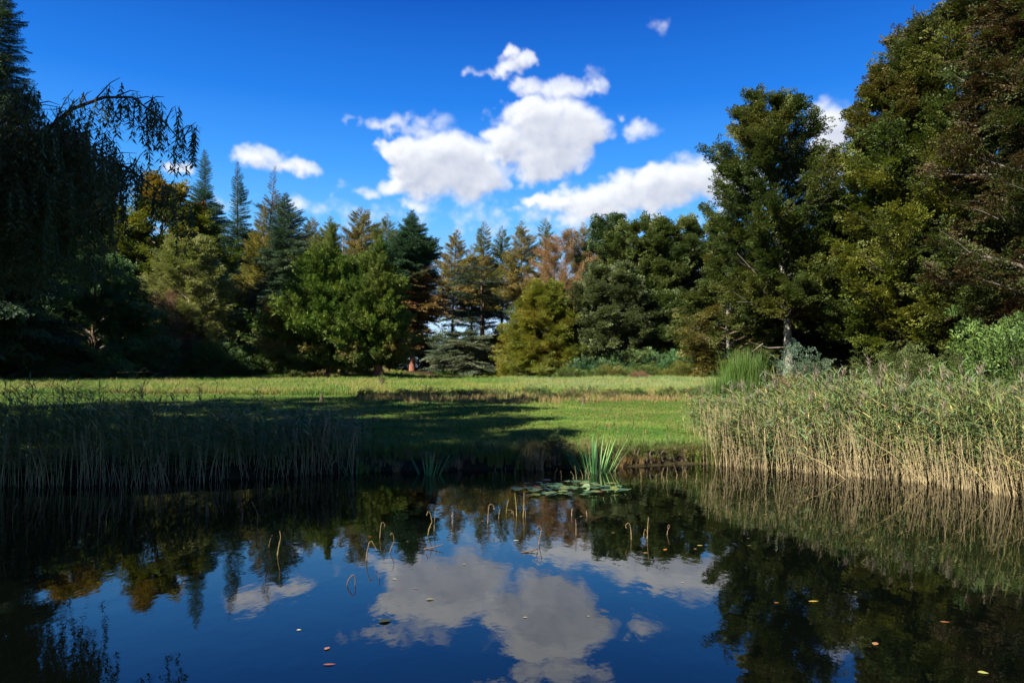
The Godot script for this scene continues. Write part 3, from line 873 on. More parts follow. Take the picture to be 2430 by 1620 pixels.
func build_right_trees() -> void:
	var o: Node3D
	var bg := [c3(0.026, 0.042, 0.01), c3(0.04, 0.056, 0.012), c3(0.06, 0.065, 0.014)]
	o = thing("beech_tree", "tall beech with bare grey trunk standing clear against the sky", "tree", far_spot(12.7, -33.0))
	broadleaf(o, 12.8, 2.8, [[0.0, 0.9], [0.2, 1.0], [0.4, 0.78], [0.52, 0.95], [0.68, 1.0], [0.85, 0.85], [0.95, 0.6], [1.0, 0.3]], {seed = 171, r = 0.21, bark = M.beech, limbs = 112, subs = 9, sprays = 6, size = 0.6, start = 0.22, clear = 0.22, rise = 0.85, droop = 0.0, lean = Vector2(-0.7, 0), cols = bg, wood = Color(0.05, 0.047, 0.04), wob = 0.25})
	for a in [[4.6, -2.6, 5.7, 1.0], [3.6, -2.9, 3.9, 1.4], [2.4, -2.2, 1.7, 1.3]]:
		var dead := Bag.new()
		var p0 := Vector3(-0.1, a[0] - 0.9, 0.1) * G
		var p2 := Vector3(a[1], a[2], a[3]) * G
		dead.tube([p0, p0.lerp(p2, 0.5) + Vector3(0, -0.4, 0), p2], [0.1, 0.08, 0.03], 6, Color(0.24, 0.22, 0.19))
		dead.tube([p0.lerp(p2, 0.65), p2 + Vector3(0.2, -1.1, 0.2)], [0.05, 0.02], 5, Color(0.24, 0.22, 0.19))
		part(o, "dead_limb", dead.mesh(M.wood)).set_meta("label", "bleached dead lower limb")
	o = thing("beech_tree", "low beech boughs sweeping down left of the tall beech", "tree", far_spot(10.9, -36.0))
	broadleaf(o, 6.2, 2.9, [[0.0, 0.9], [0.3, 1.0], [0.6, 0.85], [1.0, 0.25]], {seed = 172, r = 0.16, bark = M.beech, limbs = 60, subs = 8, sprays = 5, size = 0.6, start = 0.05, clear = 0.1, droop = 0.35, cols = [c3(0.035, 0.05, 0.012), c3(0.055, 0.065, 0.016), c3(0.085, 0.07, 0.02)]})
	o = thing("beech_tree", "big yellowing beech with brown top right of the tall beech", "tree", far_spot(17.0, -31.0))
	broadleaf(o, 13.6, 3.2, [[0.0, 0.75], [0.3, 1.0], [0.6, 0.95], [0.8, 0.75], [0.93, 0.5], [1.0, 0.2]], {seed = 173, r = 0.28, bark = M.beech, limbs = 130, subs = 9, sprays = 6, size = 0.66, start = 0.1, clear = 0.08, rise = 0.8, droop = 0.0, cols = [c3(0.036, 0.055, 0.01), c3(0.06, 0.078, 0.011), c3(0.095, 0.1, 0.014)], top_cols = [c3(0.065, 0.05, 0.013), c3(0.045, 0.05, 0.012)], top_from = 0.76, wood = Color(0.08, 0.075, 0.06)})
	o = thing("beech_tree", "highest leafy beech at the upper right of the picture", "tree", far_spot(18.9, -29.5))
	broadleaf(o, 15.8, 3.9, [[0.0, 0.7], [0.3, 1.0], [0.6, 1.0], [0.82, 0.82], [0.94, 0.55], [1.0, 0.2]], {seed = 174, r = 0.3, bark = M.beech, limbs = 140, subs = 9, sprays = 6, size = 0.7, start = 0.1, clear = 0.08, rise = 0.8, droop = 0.0, cols = [c3(0.03, 0.046, 0.01), c3(0.05, 0.062, 0.012), c3(0.075, 0.078, 0.014)], top_cols = [c3(0.04, 0.046, 0.012), c3(0.058, 0.048, 0.013)], top_from = 0.84, wood = Color(0.08, 0.075, 0.06)})
	o = thing("copper_beech", "reddish brown copper beech with grey twigs at the right edge", "tree", far_spot(18.5, -23.5))
	broadleaf(o, 14.2, 3.5, [[0.0, 0.75], [0.25, 1.0], [0.6, 1.0], [0.85, 0.75], [1.0, 0.25]], {seed = 175, r = 0.32, bark = M.beech, limbs = 140, subs = 9, sprays = 6, size = 0.62, start = 0.12, clear = 0.1, shape = S.beech, cols = [c3(0.034, 0.024, 0.011), c3(0.046, 0.029, 0.013), c3(0.034, 0.042, 0.011), c3(0.03, 0.045, 0.011)], wood = Color(0.1, 0.09, 0.08)})
	o = thing("beech_tree", "shaded dark beech between the tall beech and the big one", "tree", far_spot(18.0, -40.0))
	broadleaf(o, 9.8, 3.6, ROUND, {seed = 176, r = 0.25, bark = M.beech, limbs = 60, subs = 7, sprays = 5, size = 0.8, start = 0.1, cols = [c3(0.025, 0.042, 0.012), c3(0.04, 0.055, 0.015)]})
	o = thing("beech_tree", "shaded young beech behind the tall beech trunk", "tree", far_spot(14.8, -38.5))
	broadleaf(o, 7.0, 3.0, [[0.0, 0.9], [0.4, 1.0], [0.8, 0.7], [1.0, 0.25]], {seed = 177, r = 0.16, bark = M.beech, limbs = 50, subs = 7, sprays = 5, size = 0.75, start = 0.06, cols = [c3(0.025, 0.045, 0.012), c3(0.045, 0.06, 0.015)]})

func build_far_wood() -> void:
	# the wood goes on behind; only glimpses of these show
	var r := seeded(200)
	var spots := []
	for i in 10:
		spots.append([-48.0 + i * 3.5 + r.randf_range(-1, 1), -58.0 - r.randf_range(0, 8), r.randf_range(9.0, 12.5), "dark leafy tree deep in the wood behind the left conifers"])
	for i in 8:
		spots.append([9.5 + i * 3.6 + r.randf_range(-1, 1), -57.0 - r.randf_range(0, 7), r.randf_range(9.0, 11.5), "dark leafy tree deep in the wood behind the right oaks and beeches"])
	for i in 4:
		spots.append([24.0 + i * 1.8, -47.0 + i * 5.5, r.randf_range(9.5, 11.5), "dark leafy tree deep in the wood behind the right oaks and beeches"])
	for i in 4:
		spots.append([-23.0 - i * 1.5, -42.0 + i * 5.0, 8.5, "dark leafy tree in the shade behind the willow"])
	for i in spots.size():
		var a: Array = spots[i]
		var o := thing("woodland_tree", a[3], "tree", far_spot(a[0], a[1]), a[3])
		broadleaf(o, a[2], 3.4, [[0.0, 0.9], [0.4, 1.0], [0.8, 0.75], [1.0, 0.3]], {seed = 210 + i, r = 0.2, limbs = 36, subs = 6, sprays = 5, size = 1.05, start = 0.04, cols = [c3(0.035, 0.055, 0.015), c3(0.055, 0.075, 0.02)], shape = S.oak})
	for i in 26:
		var x := -40.0 + i * 3.0 + r.randf_range(-0.8, 0.8)
		var low := x > -6.0 and x < 3.5
		var o := thing("woodland_bush", "dark bush of the undergrowth far back under the trees", "bush", far_spot(x, -66.0 - r.randf_range(0, 4)), "undergrowth far back under the trees")
		shrub(o, Vector3(2.3, (3.4 if low else 4.4) * r.randf_range(0.85, 1.2), 1.2), 420, S.oak, 0.9, [c3(0.035, 0.055, 0.015), c3(0.05, 0.07, 0.02)], 260 + i)

# ------------------------------------------------------------------ shrubs
func build_shrubs() -> void:
	var rho := [c3(0.03, 0.07, 0.035), c3(0.05, 0.095, 0.05), c3(0.06, 0.1, 0.035)]
	var bram := [c3(0.05, 0.08, 0.02), c3(0.08, 0.105, 0.025), c3(0.11, 0.1, 0.03)]
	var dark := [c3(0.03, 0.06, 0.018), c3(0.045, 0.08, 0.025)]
	var oliv := [c3(0.045, 0.06, 0.016), c3(0.06, 0.075, 0.02)]
	# [x, z, half width, height, depth, sprays, shape, spray size, colours, name, label]
	var A := [
		[-15.0, -36.0, 2.2, 1.9, 1.5, 900, S.small, 0.45, dark, "bush", "dark green low bush in front of the pale olive tree"],
		[-13.7, -39.0, 1.9, 1.9, 1.3, 900, S.small, 0.45, [c3(0.035, 0.07, 0.02), c3(0.06, 0.09, 0.03)], "bush", "leafy green bush with light leaves left of the sequoias"],
		[-14.4, -41.0, 1.7, 2.7, 1.2, 600, S.twiggy, 0.5, [c3(0.12, 0.085, 0.035), c3(0.15, 0.09, 0.04)], "hydrangea_bush", "brown-topped bush behind the leafy one left of the sequoias"],
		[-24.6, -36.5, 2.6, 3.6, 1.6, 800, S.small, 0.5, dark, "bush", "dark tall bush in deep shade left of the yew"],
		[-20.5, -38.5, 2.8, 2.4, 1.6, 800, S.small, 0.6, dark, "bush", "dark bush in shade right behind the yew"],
		[-13.2, -42.5, 1.5, 1.7, 1.0, 500, S.small, 0.45, [c3(0.03, 0.06, 0.015), c3(0.05, 0.08, 0.02)], "bush", "rounded bush below the dark blue-green fir"],
		[0.2, -47.0, 1.4, 1.5, 1.0, 300, S.twiggy, 0.5, [c3(0.1, 0.075, 0.04), c3(0.07, 0.07, 0.035)], "bush", "brownish thin bush between cedar and hornbeam"],
		[4.1, -40.5, 1.3, 1.1, 0.9, 500, S.laurel, 0.34, rho, "rhododendron", "blue-green rhododendron right of the hornbeam"],
		[5.7, -40.0, 1.5, 1.35, 1.0, 650, S.laurel, 0.34, rho, "rhododendron", "rounded rhododendron below the dull grey-green tree"],
		[7.4, -39.6, 1.5, 1.45, 1.0, 650, S.laurel, 0.34, rho, "rhododendron", "largest rhododendron in the row along the oaks"],
		[9.2, -38.8, 1.5, 1.25, 1.0, 650, S.laurel, 0.34, [c3(0.03, 0.08, 0.03), c3(0.05, 0.1, 0.04)], "rhododendron", "bright green rhododendron near the broom"],
		[3.2, -39.4, 1.2, 0.6, 0.8, 320, S.small, 0.3, bram, "bramble_bush", "low yellowish bramble in front of the hornbeam foot"],
		[5.2, -38.7, 1.3, 0.7, 0.8, 380, S.small, 0.3, bram, "bramble_bush", "low pale bramble before the first rhododendrons"],
		[7.2, -38.0, 1.2, 0.65, 0.8, 380, S.small, 0.3, bram, "bramble_bush", "low bramble before the largest rhododendron"],
		[9.0, -36.9, 1.5, 0.85, 0.9, 450, S.small, 0.3, [c3(0.07, 0.08, 0.015), c3(0.1, 0.1, 0.02)], "bramble_bush", "low yellow-green bramble at the right end of the meadow"],
		[6.1, -34.6, 0.55, 0.42, 0.4, 130, S.twiggy, 0.25, [c3(0.14, 0.08, 0.05), c3(0.17, 0.1, 0.06)], "dead_bush", "small dead brown bush standing in the meadow"],
		[12.9, -23.0, 2.5, 2.5, 1.5, 1300, S.small, 0.36, oliv, "hedge_bush", "low olive hedge bush behind the right reeds"],
		[9.5, -23.4, 1.2, 2.4, 0.9, 500, S.small, 0.36, [c3(0.05, 0.085, 0.06), c3(0.08, 0.11, 0.07)], "holly_bush", "silvery green bush at the foot of the tall beech"],
		[8.4, -22.8, 0.8, 1.9, 0.7, 240, S.twiggy, 0.36, [c3(0.1, 0.1, 0.03), c3(0.13, 0.085, 0.03)], "bush", "yellowish thin bush beside the broom"],
		[13.1, -18.2, 2.3, 3.5, 1.8, 2000, S.laurel, 0.36, [c3(0.03, 0.055, 0.016), c3(0.05, 0.085, 0.022), c3(0.07, 0.11, 0.03)], "laurel_bush", "large glossy laurel bush above the reeds at the right edge"],
		[16.3, -21.0, 2.4, 3.6, 1.6, 900, S.laurel, 0.45, [c3(0.03, 0.05, 0.016), c3(0.045, 0.07, 0.02)], "laurel_bush", "darker laurel bush behind the large glossy one"],
		[-3.4, -44.8, 1.6, 0.28, 0.5, 260, S.small, 0.28, [c3(0.04, 0.08, 0.02), c3(0.06, 0.1, 0.025)], "juniper_bush", "flat green creeping bush before the blue-grey cedar"],
		[-0.9, -44.5, 1.5, 0.25, 0.5, 240, S.small, 0.28, [c3(0.04, 0.08, 0.02), c3(0.06, 0.1, 0.025)], "juniper_bush", "flat green creeping bush left of the hornbeam"],
	]
	for i in A.size():
		var a: Array = A[i]
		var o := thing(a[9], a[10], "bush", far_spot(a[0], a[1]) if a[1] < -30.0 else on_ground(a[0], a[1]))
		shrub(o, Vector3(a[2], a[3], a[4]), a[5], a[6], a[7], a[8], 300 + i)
	var re := seeded(340)
	for i in 15:
		var x := -22.5 + i * 1.05 + re.randf_range(-0.4, 0.4)
		var z := -38.2 - re.randf_range(0.0, 2.6) + maxf(0.0, -x - 14.0) * 0.3
		if x > -10.6 and x < -5.6:
			z = -41.5
		var o := thing("edge_fern", "low fern clump where the meadow meets the left wood", "fern", far_spot(x, z), "ferns along the left wood edge")
		shrub(o, Vector3(re.randf_range(0.4, 0.9), re.randf_range(0.25, 0.6), 0.4), 120, S.bracken, 0.3, [c3(0.05, 0.085, 0.02), c3(0.08, 0.1, 0.03), c3(0.12, 0.1, 0.04)], 341 + i, 0.6)
	# broom: green upright switches
	for a in [[6.6, -21.9, 1.75, "smaller bright green broom bush left of the other broom"], [7.4, -22.8, 2.4, "taller bright green broom bush before the beech foot"]]:
		var o := thing("broom_bush", a[3], "bush", on_ground(a[0], a[1]), "broom bushes")
		var r := seeded(int(a[2] * 100))
		var xf := []
		var cc := []
		for i in 60:
			var s: float = a[2] * r.randf_range(0.65, 1.1)
			xf.append(Transform3D(Basis(Vector3.UP, r.randf() * TAU).scaled(Vector3(s, s, s)), Vector3(r.randf_range(-0.45, 0.45), -0.03, r.randf_range(-0.4, 0.4))))
			cc.append(tint([c3(0.03, 0.062, 0.012), c3(0.045, 0.085, 0.016)], o.position + xf[-1].origin, r))
		many(o, "switches", S.broom, xf, cc)
	# low brambles in the meadow strip
	var r := seeded(350)
	for i in 26:
		var x := -8.0 + i * 0.78 + r.randf_range(-0.4, 0.4)
		var z := -41.5 - r.randf_range(-2.5, 4.0)
		var o := thing("meadow_bramble", "low bramble clump in the rough strip across the meadow", "bramble", on_ground(x, z), "brambles in the meadow strip")
		shrub(o, Vector3(r.randf_range(0.5, 1.3), r.randf_range(0.25, 0.6), 0.6), 130, S.small, 0.28, [c3(0.025, 0.05, 0.012), c3(0.05, 0.08, 0.02), c3(0.08, 0.07, 0.03)], 360 + i)

func build_weeds() -> void:
	var r := seeded(380)
	for i in 14:
		var d := r.randf_range(33.0, 60.0)
		var x := r.randf_range(-0.3, 0.26) * d
		var o := thing("meadow_weed", "dark upright weed standing out of the meadow grass", "weed", on_ground(x, -d), "weeds standing in the meadow")
		shrub(o, Vector3(0.13, r.randf_range(0.35, 0.7), 0.12), 26, S.small, 0.16, [c3(0.04, 0.06, 0.016), c3(0.07, 0.08, 0.025)], 390 + i, 0.9)

# ------------------------------------------------------------------ grass
func build_grass() -> void:
	var r := seeded(400)
	var sets := {"lawn_grass": [S.tuft, [], []], "meadow_grass": [S.tall, [], []]}
	var tries := 0
	var done := 0
	while done < 110000 and tries < 500000:
		tries += 1
		var d := 15.0 * pow(7.3, pow(r.randf(), 0.9))
		var x := r.randf_range(-0.74, 0.5) * d
		var z := -d
		var s := shore(x) - z
		if s < 0.35:
			continue
		var wild := lump.get_noise_2d(x * 16.0, z * 16.0)
		var tone := lump.get_noise_2d(x * 5.0 + 300.0, z * 3.0)
		if d > 106.0 + wild * 3.0 or x > 11.0 + (d - 15.0) * 0.23 or (-x > 0.56 * d and d > 74.0) or (x > 5.0 and d < 21.5 and x > 5.4 + (s - 3.0) * 0.3):
			continue
		var p := Vector3(x, ground(x, z) - 0.01, z)
		var strip := smoothstep(6.5, 1.5, absf(d - 41.5 - wild * 5.0)) * smoothstep(-10.0, -6.0, x)
		var pale := smoothstep(-4.0, 6.0, x + wild * 6.0) * smoothstep(46.0, 52.0, d)
		var h := 0.1 + 0.035 * wild + 0.04 * maxf(0.0, tone)
		var cols := [c3(0.05, 0.115, 0.02), c3(0.085, 0.15, 0.027), c3(0.125, 0.165, 0.04)]
		var which := "lawn_grass"
		if strip * r.randf() > 0.32:
			h = r.randf_range(0.2, 0.42)
			cols = [c3(0.15, 0.12, 0.05), c3(0.2, 0.15, 0.07), c3(0.08, 0.12, 0.025)]
			which = "meadow_grass"
		elif d > 44.0:
			h = r.randf_range(0.3, 0.55) + 0.15 * tone
			which = "meadow_grass"
			cols = [c3(0.06, 0.12, 0.02), c3(0.095, 0.145, 0.024), c3(0.13, 0.155, 0.035), c3(0.15, 0.14, 0.045)]
			if pale * r.randf() > 0.3:
				cols = [c3(0.1, 0.155, 0.06), c3(0.14, 0.185, 0.085), c3(0.16, 0.17, 0.075)]
			if d > 97.0 and x < -18.0 and x > -34.0:
				cols = [c3(0.18, 0.14, 0.06), c3(0.22, 0.165, 0.08), c3(0.12, 0.15, 0.04)]
				h *= 1.5
		elif s < 1.1:
			h = r.randf_range(0.14, 0.3)
			cols = [c3(0.1, 0.085, 0.035), c3(0.07, 0.1, 0.025), c3(0.05, 0.1, 0.02)]
			which = "meadow_grass"
		elif tone < -0.12 and r.randf() < 0.5:
			h *= 0.75
			cols = [c3(0.11, 0.125, 0.035), c3(0.14, 0.125, 0.05)]
		elif r.randf() < 0.03:
			h *= 1.8
			cols = [c3(0.14, 0.12, 0.05), c3(0.06, 0.1, 0.02)]
		var w := h * r.randf_range(1.3, 1.9) if which == "lawn_grass" else h * r.randf_range(0.9, 1.5)
		sets[which][1].append(Transform3D(Basis(Vector3.UP, r.randf() * TAU).scaled(Vector3(w, h * r.randf_range(0.7, 1.25), w)), p))
		sets[which][2].append(tint(cols, p, r, 0.15))
		done += 1
	for k in sets:
		var o := many(self, k, sets[k][0], sets[k][1], sets[k][2])
		o.set_meta("label", "short lush green grass on the slope above the bank" if k == "lawn_grass" else "taller pale and dry grass at the back of the meadow and along the bank")
		o.set_meta("category", "grass")

# ------------------------------------------------------------------ reeds
func reed_parts(k: int, leaves: int, plume: bool, stem0: Color, stem1: Color, green: Color) -> Array:
	var r := seeded(k)
	var st := Bag.new()
	var lv := Bag.new()
	var pm := Bag.new()
	var bow := Vector3(r.randf_range(-0.16, 0.2), 0, r.randf_range(-0.15, 0.15))
	var pts := []
	for i in 6:
		var t := i / 5.0
		pts.append(Vector3(0, t * 2.0 - 0.25 * (1.0 - t), 0) + bow * t * t)
	st.tube(pts, [0.0052, 0.005, 0.0045, 0.004, 0.003, 0.002], 4, stem0, stem1)
	for i in leaves:
		var t := lerpf(0.24, 0.97, (i + r.randf()) / leaves)
		var p := Vector3(0, t * 2.0, 0) + bow * t * t
		var g := r.randf() * TAU
		var o := Vector3(cos(g), 0, sin(g))
		var v := r.randf_range(0.65, 1.1)
		var c := Color(green.r * v, green.g * v, green.b * v)
		if r.randf() < 0.16:
			c = Color(0.3, 0.25, 0.1)
		lv.blade(p, Vector3.UP * r.randf_range(0.5, 1.2) + o, o * 0.5 + Vector3(0.25, -r.randf_range(0.3, 1.3), 0), r.randf_range(0.3, 0.6), r.randf_range(0.016, 0.034), 4, c, c)
	if plume:
		var p: Vector3 = pts[-1]
		for i in 26:
			var t := r.randf()
			var v := r.randf_range(0.6, 1.0)
			pm.blade(p + Vector3(bow.x * t, t * 0.2 - 0.05, 0), Vector3(r.randf_range(-0.2, 0.75), 0.9, r.randf_range(-0.5, 0.5)), Vector3(0.5, -1.0, 0), r.randf_range(0.09, 0.2), 0.009, 3, Color(0.15 * v, 0.12 * v, 0.1 * v), Color(0.17 * v, 0.14 * v, 0.115 * v))
	return [st, lv, pm]

func joined(a: Array, m: Material) -> ArrayMesh:
	var b := Bag.new()
	for q in a:
		b.v.append_array(q.v)
		b.n.append_array(q.n)
		b.c.append_array(q.c)
	return b.mesh(m)

func build_reeds() -> void:
	var tan1 := Color(0.4, 0.32, 0.17)
	var tan2 := Color(0.2, 0.22, 0.09)
	var kinds := []
	var kinds_left := []
	for i in 5:
		kinds.append(reed_parts(500 + i, 13, i == 0, tan1, tan2, [Color(0.1, 0.17, 0.05), Color(0.085, 0.15, 0.075), Color(0.15, 0.18, 0.05), Color(0.1, 0.18, 0.08), Color(0.12, 0.16, 0.055)][i]))
		kinds_left.append(reed_parts(520 + i, 15, false, Color(0.27, 0.3, 0.13), Color(0.17, 0.22, 0.09), [Color(0.1, 0.17, 0.05), Color(0.085, 0.15, 0.075), Color(0.15, 0.18, 0.05), Color(0.1, 0.18, 0.08), Color(0.12, 0.16, 0.055)][i]))
	var dry := Bag.new()
	var rr := seeded(530)
	for i in 5:
		var x := Vector3(rr.randf_range(-0.16, 0.16), 0, rr.randf_range(-0.16, 0.16))
		var lean := Vector3(rr.randf_range(-0.22, 0.22), 0, rr.randf_range(-0.2, 0.2))
		var h := rr.randf_range(0.5, 1.1)
		var v := rr.randf_range(0.75, 1.1)
		dry.tube([x + Vector3(0, -0.2, 0), x + lean * 0.4 * h + Vector3(0, h * 0.5, 0), x + lean * h + Vector3(0, h, 0)], [0.005, 0.0045, 0.0035], 4, Color(0.36 * v, 0.295 * v, 0.175 * v))
	var dry_mesh := dry.mesh(M.dry)
	# [front line of the bed as x, z pairs; depth; height from/to; count; near ones built singly]
	bed(540, [[4.6, -16.1], [5.3, -15.4], [6.3, -14.6], [7.55, -13.6], [8.3, -11.9], [9.6, -10.2], [11.5, -8.4]], 5.2, func(x: float) -> float: return lerpf(0.92, 1.5, smoothstep(4.3, 7.6, x)), 2700, 150, kinds, "reed", "tall reed with tan stem at the front of the sunlit right reed bed", "reeds at the front of the right bed", "reed_bed", "dense sunlit reed bed with tan stems and brown plumes on the right", dry_mesh, 560, Color(1, 1, 1))
	bed(560, [[-10.5, -12.3], [-9.0, -12.7], [-6.2, -13.2], [-4.8, -14.0], [-3.3, -14.8]], 2.6, func(x: float) -> float: return lerpf(1.4, 0.85, smoothstep(-8.0, -3.4, x)), 560, 130, kinds_left, "shaded_reed", "dark green reed at the front of the shaded left bank", "reeds at the front of the left bank", "shaded_reed_bed", "dark reeds in shade along the left bank", dry_mesh, 50, Color(1, 1, 1))

func bed(k: int, line: Array, deep: float, tall: Callable, count: int, single: int, kinds: Array, one: String, one_label: String, group: String, mass: String, mass_label: String, dry_mesh: Mesh, dry_count: int, dry_tint: Color) -> void:
	var r := seeded(k)
	var meshes := []
	for a in kinds:
		meshes.append([a[0].mesh(M.reed), a[1].mesh(M.reed), a[2].mesh(M.dry) if a[2].v.size() else null, joined(a, M.reed)])
	var lens := 0.0
	for i in line.size() - 1:
		lens += Vector2(line[i][0] - line[i + 1][0], line[i][1] - line[i + 1][1]).length()
	var place := func(back: float) -> Vector3:
		var u := r.randf() * lens
		for i in line.size() - 1:
			var a := Vector2(line[i][0], line[i][1])
			var b := Vector2(line[i + 1][0], line[i + 1][1])
			var l := (b - a).length()
			if u <= l:
				var p := a.lerp(b, u / l)
				var out := Vector2(p.x * 0.35, p.y).normalized()
				p += out * back + Vector2(r.randf_range(-0.2, 0.2), r.randf_range(-0.15, 0.15))
				return Vector3(p.x, maxf(ground(p.x, p.y), -0.12), p.y)
			u -= l
		return Vector3.ZERO
	var scaled_at := func(p: Vector3) -> Basis:
		var clump := lump.get_noise_2d(p.x * 45.0, p.z * 45.0)
		var h: float = tall.call(p.x) / 2.0 * r.randf_range(0.7, 1.1) * (1.0 + 0.4 * clump)
		var sway := lump.get_noise_2d(p.x * 60.0 + 90.0, p.z * 60.0) * 0.4
		return Basis(Vector3.FORWARD, sway) * Basis(Vector3(r.randf_range(-1, 1), 0, r.randf_range(-1, 1)).normalized(), r.randfn(0.0, 0.09)) * Basis(Vector3.UP, r.randf_range(-0.9, 0.9)) * Basis().scaled(Vector3(0.9, h, 0.9))
	for i in single:
		var p: Vector3 = place.call(r.randf() * 0.5)
		var q: Array = meshes[i % meshes.size()]
		var o := thing(one, one_label, "reed", p, group)
		o.basis = scaled_at.call(p)
		part(o, "stem", q[0])
		part(o, "leaves", q[1])
		if q[2]:
			part(o, "plume", q[2])
	var holder := Node3D.new()
	holder.name = mass
	add_child(holder)
	tag(holder, mass_label, "reeds")
	holder.set_meta("kind", "stuff")
	for m in meshes.size():
		var xf := []
		var cols := []
		for i in count / meshes.size():
			var p: Vector3 = place.call(pow(r.randf(), 0.85) * deep)
			xf.append(Transform3D(scaled_at.call(p), p))
			var v := r.randf_range(0.75, 1.12)
			cols.append(Color(v * r.randf_range(0.9, 1.08), v, v * r.randf_range(0.85, 1.05)))
		many(holder, "reeds", meshes[m][3], xf, cols)
	var xf := []
	var cols := []
	for i in dry_count:
		var p: Vector3 = place.call(r.randf() * r.randf() * deep * 0.5 - 0.1)
		xf.append(Transform3D(Basis(Vector3.UP, r.randf() * TAU).scaled(Vector3(1, r.randf_range(0.5, 1.15), 1)), p))
		var v := r.randf_range(0.35, 1.1)
		cols.append(Color(dry_tint.r * v, dry_tint.g * v, dry_tint.b * v))
	many(holder, "dry_stems", dry_mesh, xf, cols)

# ------------------------------------------------------------------ bank plants
func sword(o: Node3D, k: int, count: int, tall: float, wide: float, cols: Array, lean: float) -> void:
	var r := seeded(k)
	for i in count:
		var b := Bag.new()
		var g := r.randf() * TAU
		var out := Vector3(cos(g), 0, sin(g))
		var f := r.randf()
		var c := tint(cols, o.position + out, r)
		b.blade(out * wide * f + Vector3(0, -0.08, 0), Vector3.UP + out * lean * f, out * 0.5 * f * r.randf_range(0.2, 1.0) - Vector3(0, 0.12 * f, 0), tall * r.randf_range(0.6, 1.05), 0.03, 6, c, c)
		part(o, "leaf", b.mesh(M.grass))

func build_bank_plants() -> void:
	var gr := [c3(0.03, 0.1, 0.04), c3(0.05, 0.14, 0.045), c3(0.09, 0.15, 0.04)]
	var o := thing("iris_clump", "tall clump of sword-like green leaves at the bank", "iris", Vector3(1.7, -0.02, -14.9), "iris clumps")
	sword(o, 601, 64, 0.92, 0.4, gr, 0.55)
	o = thing("iris_clump", "lower clump of sword-like leaves at the shaded bank", "iris", Vector3(-1.66, -0.02, -14.45), "iris clumps")
	sword(o, 602, 34, 0.66, 0.24, gr, 0.6)
	o = thing("iris_clump", "small dim sword-leaved clump beside the left reeds", "iris", Vector3(-3.15, -0.02, -14.55), "iris clumps")
	sword(o, 603, 14, 0.5, 0.2, gr, 0.7)
	# sedge tussocks along the bank
	var r := seeded(610)
	var x := -3.2
	while x < 5.3:
		var z := shore(x) + r.randf_range(-0.45, 0.16)
		var dry := r.randf() < 0.4
		var s := r.randf_range(0.22, 0.6)
		if x > -0.5 and x < 0.6:
			s = r.randf_range(0.55, 0.75)
		o = thing("sedge_tussock", "dry brown sedge tussock hanging over the bank edge" if dry else "green sedge tussock arching over the bank edge", "sedge", Vector3(x, maxf(0.0, ground(x, z)) - 0.03, z), "sedge tussocks along the bank")
		var xf := []
		var cc := []
		for i in 5:
			var q := s * r.randf_range(0.7, 1.1)
			xf.append(Transform3D(Basis(Vector3.UP, r.randf() * TAU).scaled(Vector3(q, q, q)), Vector3(r.randf_range(-0.15, 0.15), 0, r.randf_range(-0.1, 0.1))))
			cc.append(tint([c3(0.14, 0.1, 0.05), c3(0.18, 0.12, 0.06)] if dry else [c3(0.07, 0.1, 0.02), c3(0.1, 0.13, 0.03)], o.position + Vector3(i, 0, 0), r))
		many(o, "blades", S.sedge, xf, cc)
		x += r.randf_range(0.1, 0.26)
	o = thing("bank_weed", "dark leafy weed standing left of the tall iris clump", "weed", on_ground(0.95, -15.6))
	shrub(o, Vector3(0.3, 0.62, 0.25), 90, S.small, 0.2, [c3(0.02, 0.04, 0.012), c3(0.03, 0.06, 0.016)], 620)
	for i in 12:
		x = 1.9 + i * 0.28
		o = thing("bank_weed", "low leafy weed on the sunlit bank right of the iris", "weed", on_ground(x, shore(x) - 0.25), "weeds on the sunlit bank")
		shrub(o, Vector3(0.3, 0.28, 0.22), 50, S.small, 0.18, [c3(0.03, 0.05, 0.012), c3(0.07, 0.07, 0.02)], 630 + i)
	# thin dark dock stems among the left reeds
	for i in 7:
		x = -4.3 + i * 0.22
		o = thing("dock_stem", "thin dark upright seed stem at the end of the left reeds", "stem", Vector3(x, 0.1, -15.4), "dark seed stems by the left reeds")
		var b := Bag.new()
		var h := r.randf_range(0.9, 1.35)
		b.tube([Vector3(0, -0.1, 0), Vector3(0.02, h * 0.5, 0), Vector3(r.randf_range(-0.06, 0.06), h, 0)], [0.007, 0.006, 0.003], 4, Color(0.05, 0.04, 0.03))
		for j in 26:
			var t := r.randf_range(0.45, 1.0)
			b.leaf(Vector3(0.01, h * t, 0), (Vector3.UP + rv(r)).normalized(), rv(r).normalized(), 0.04, 0.02, Color(0.06, 0.04, 0.03))
		part(o, "stem", b.mesh(M.dry))

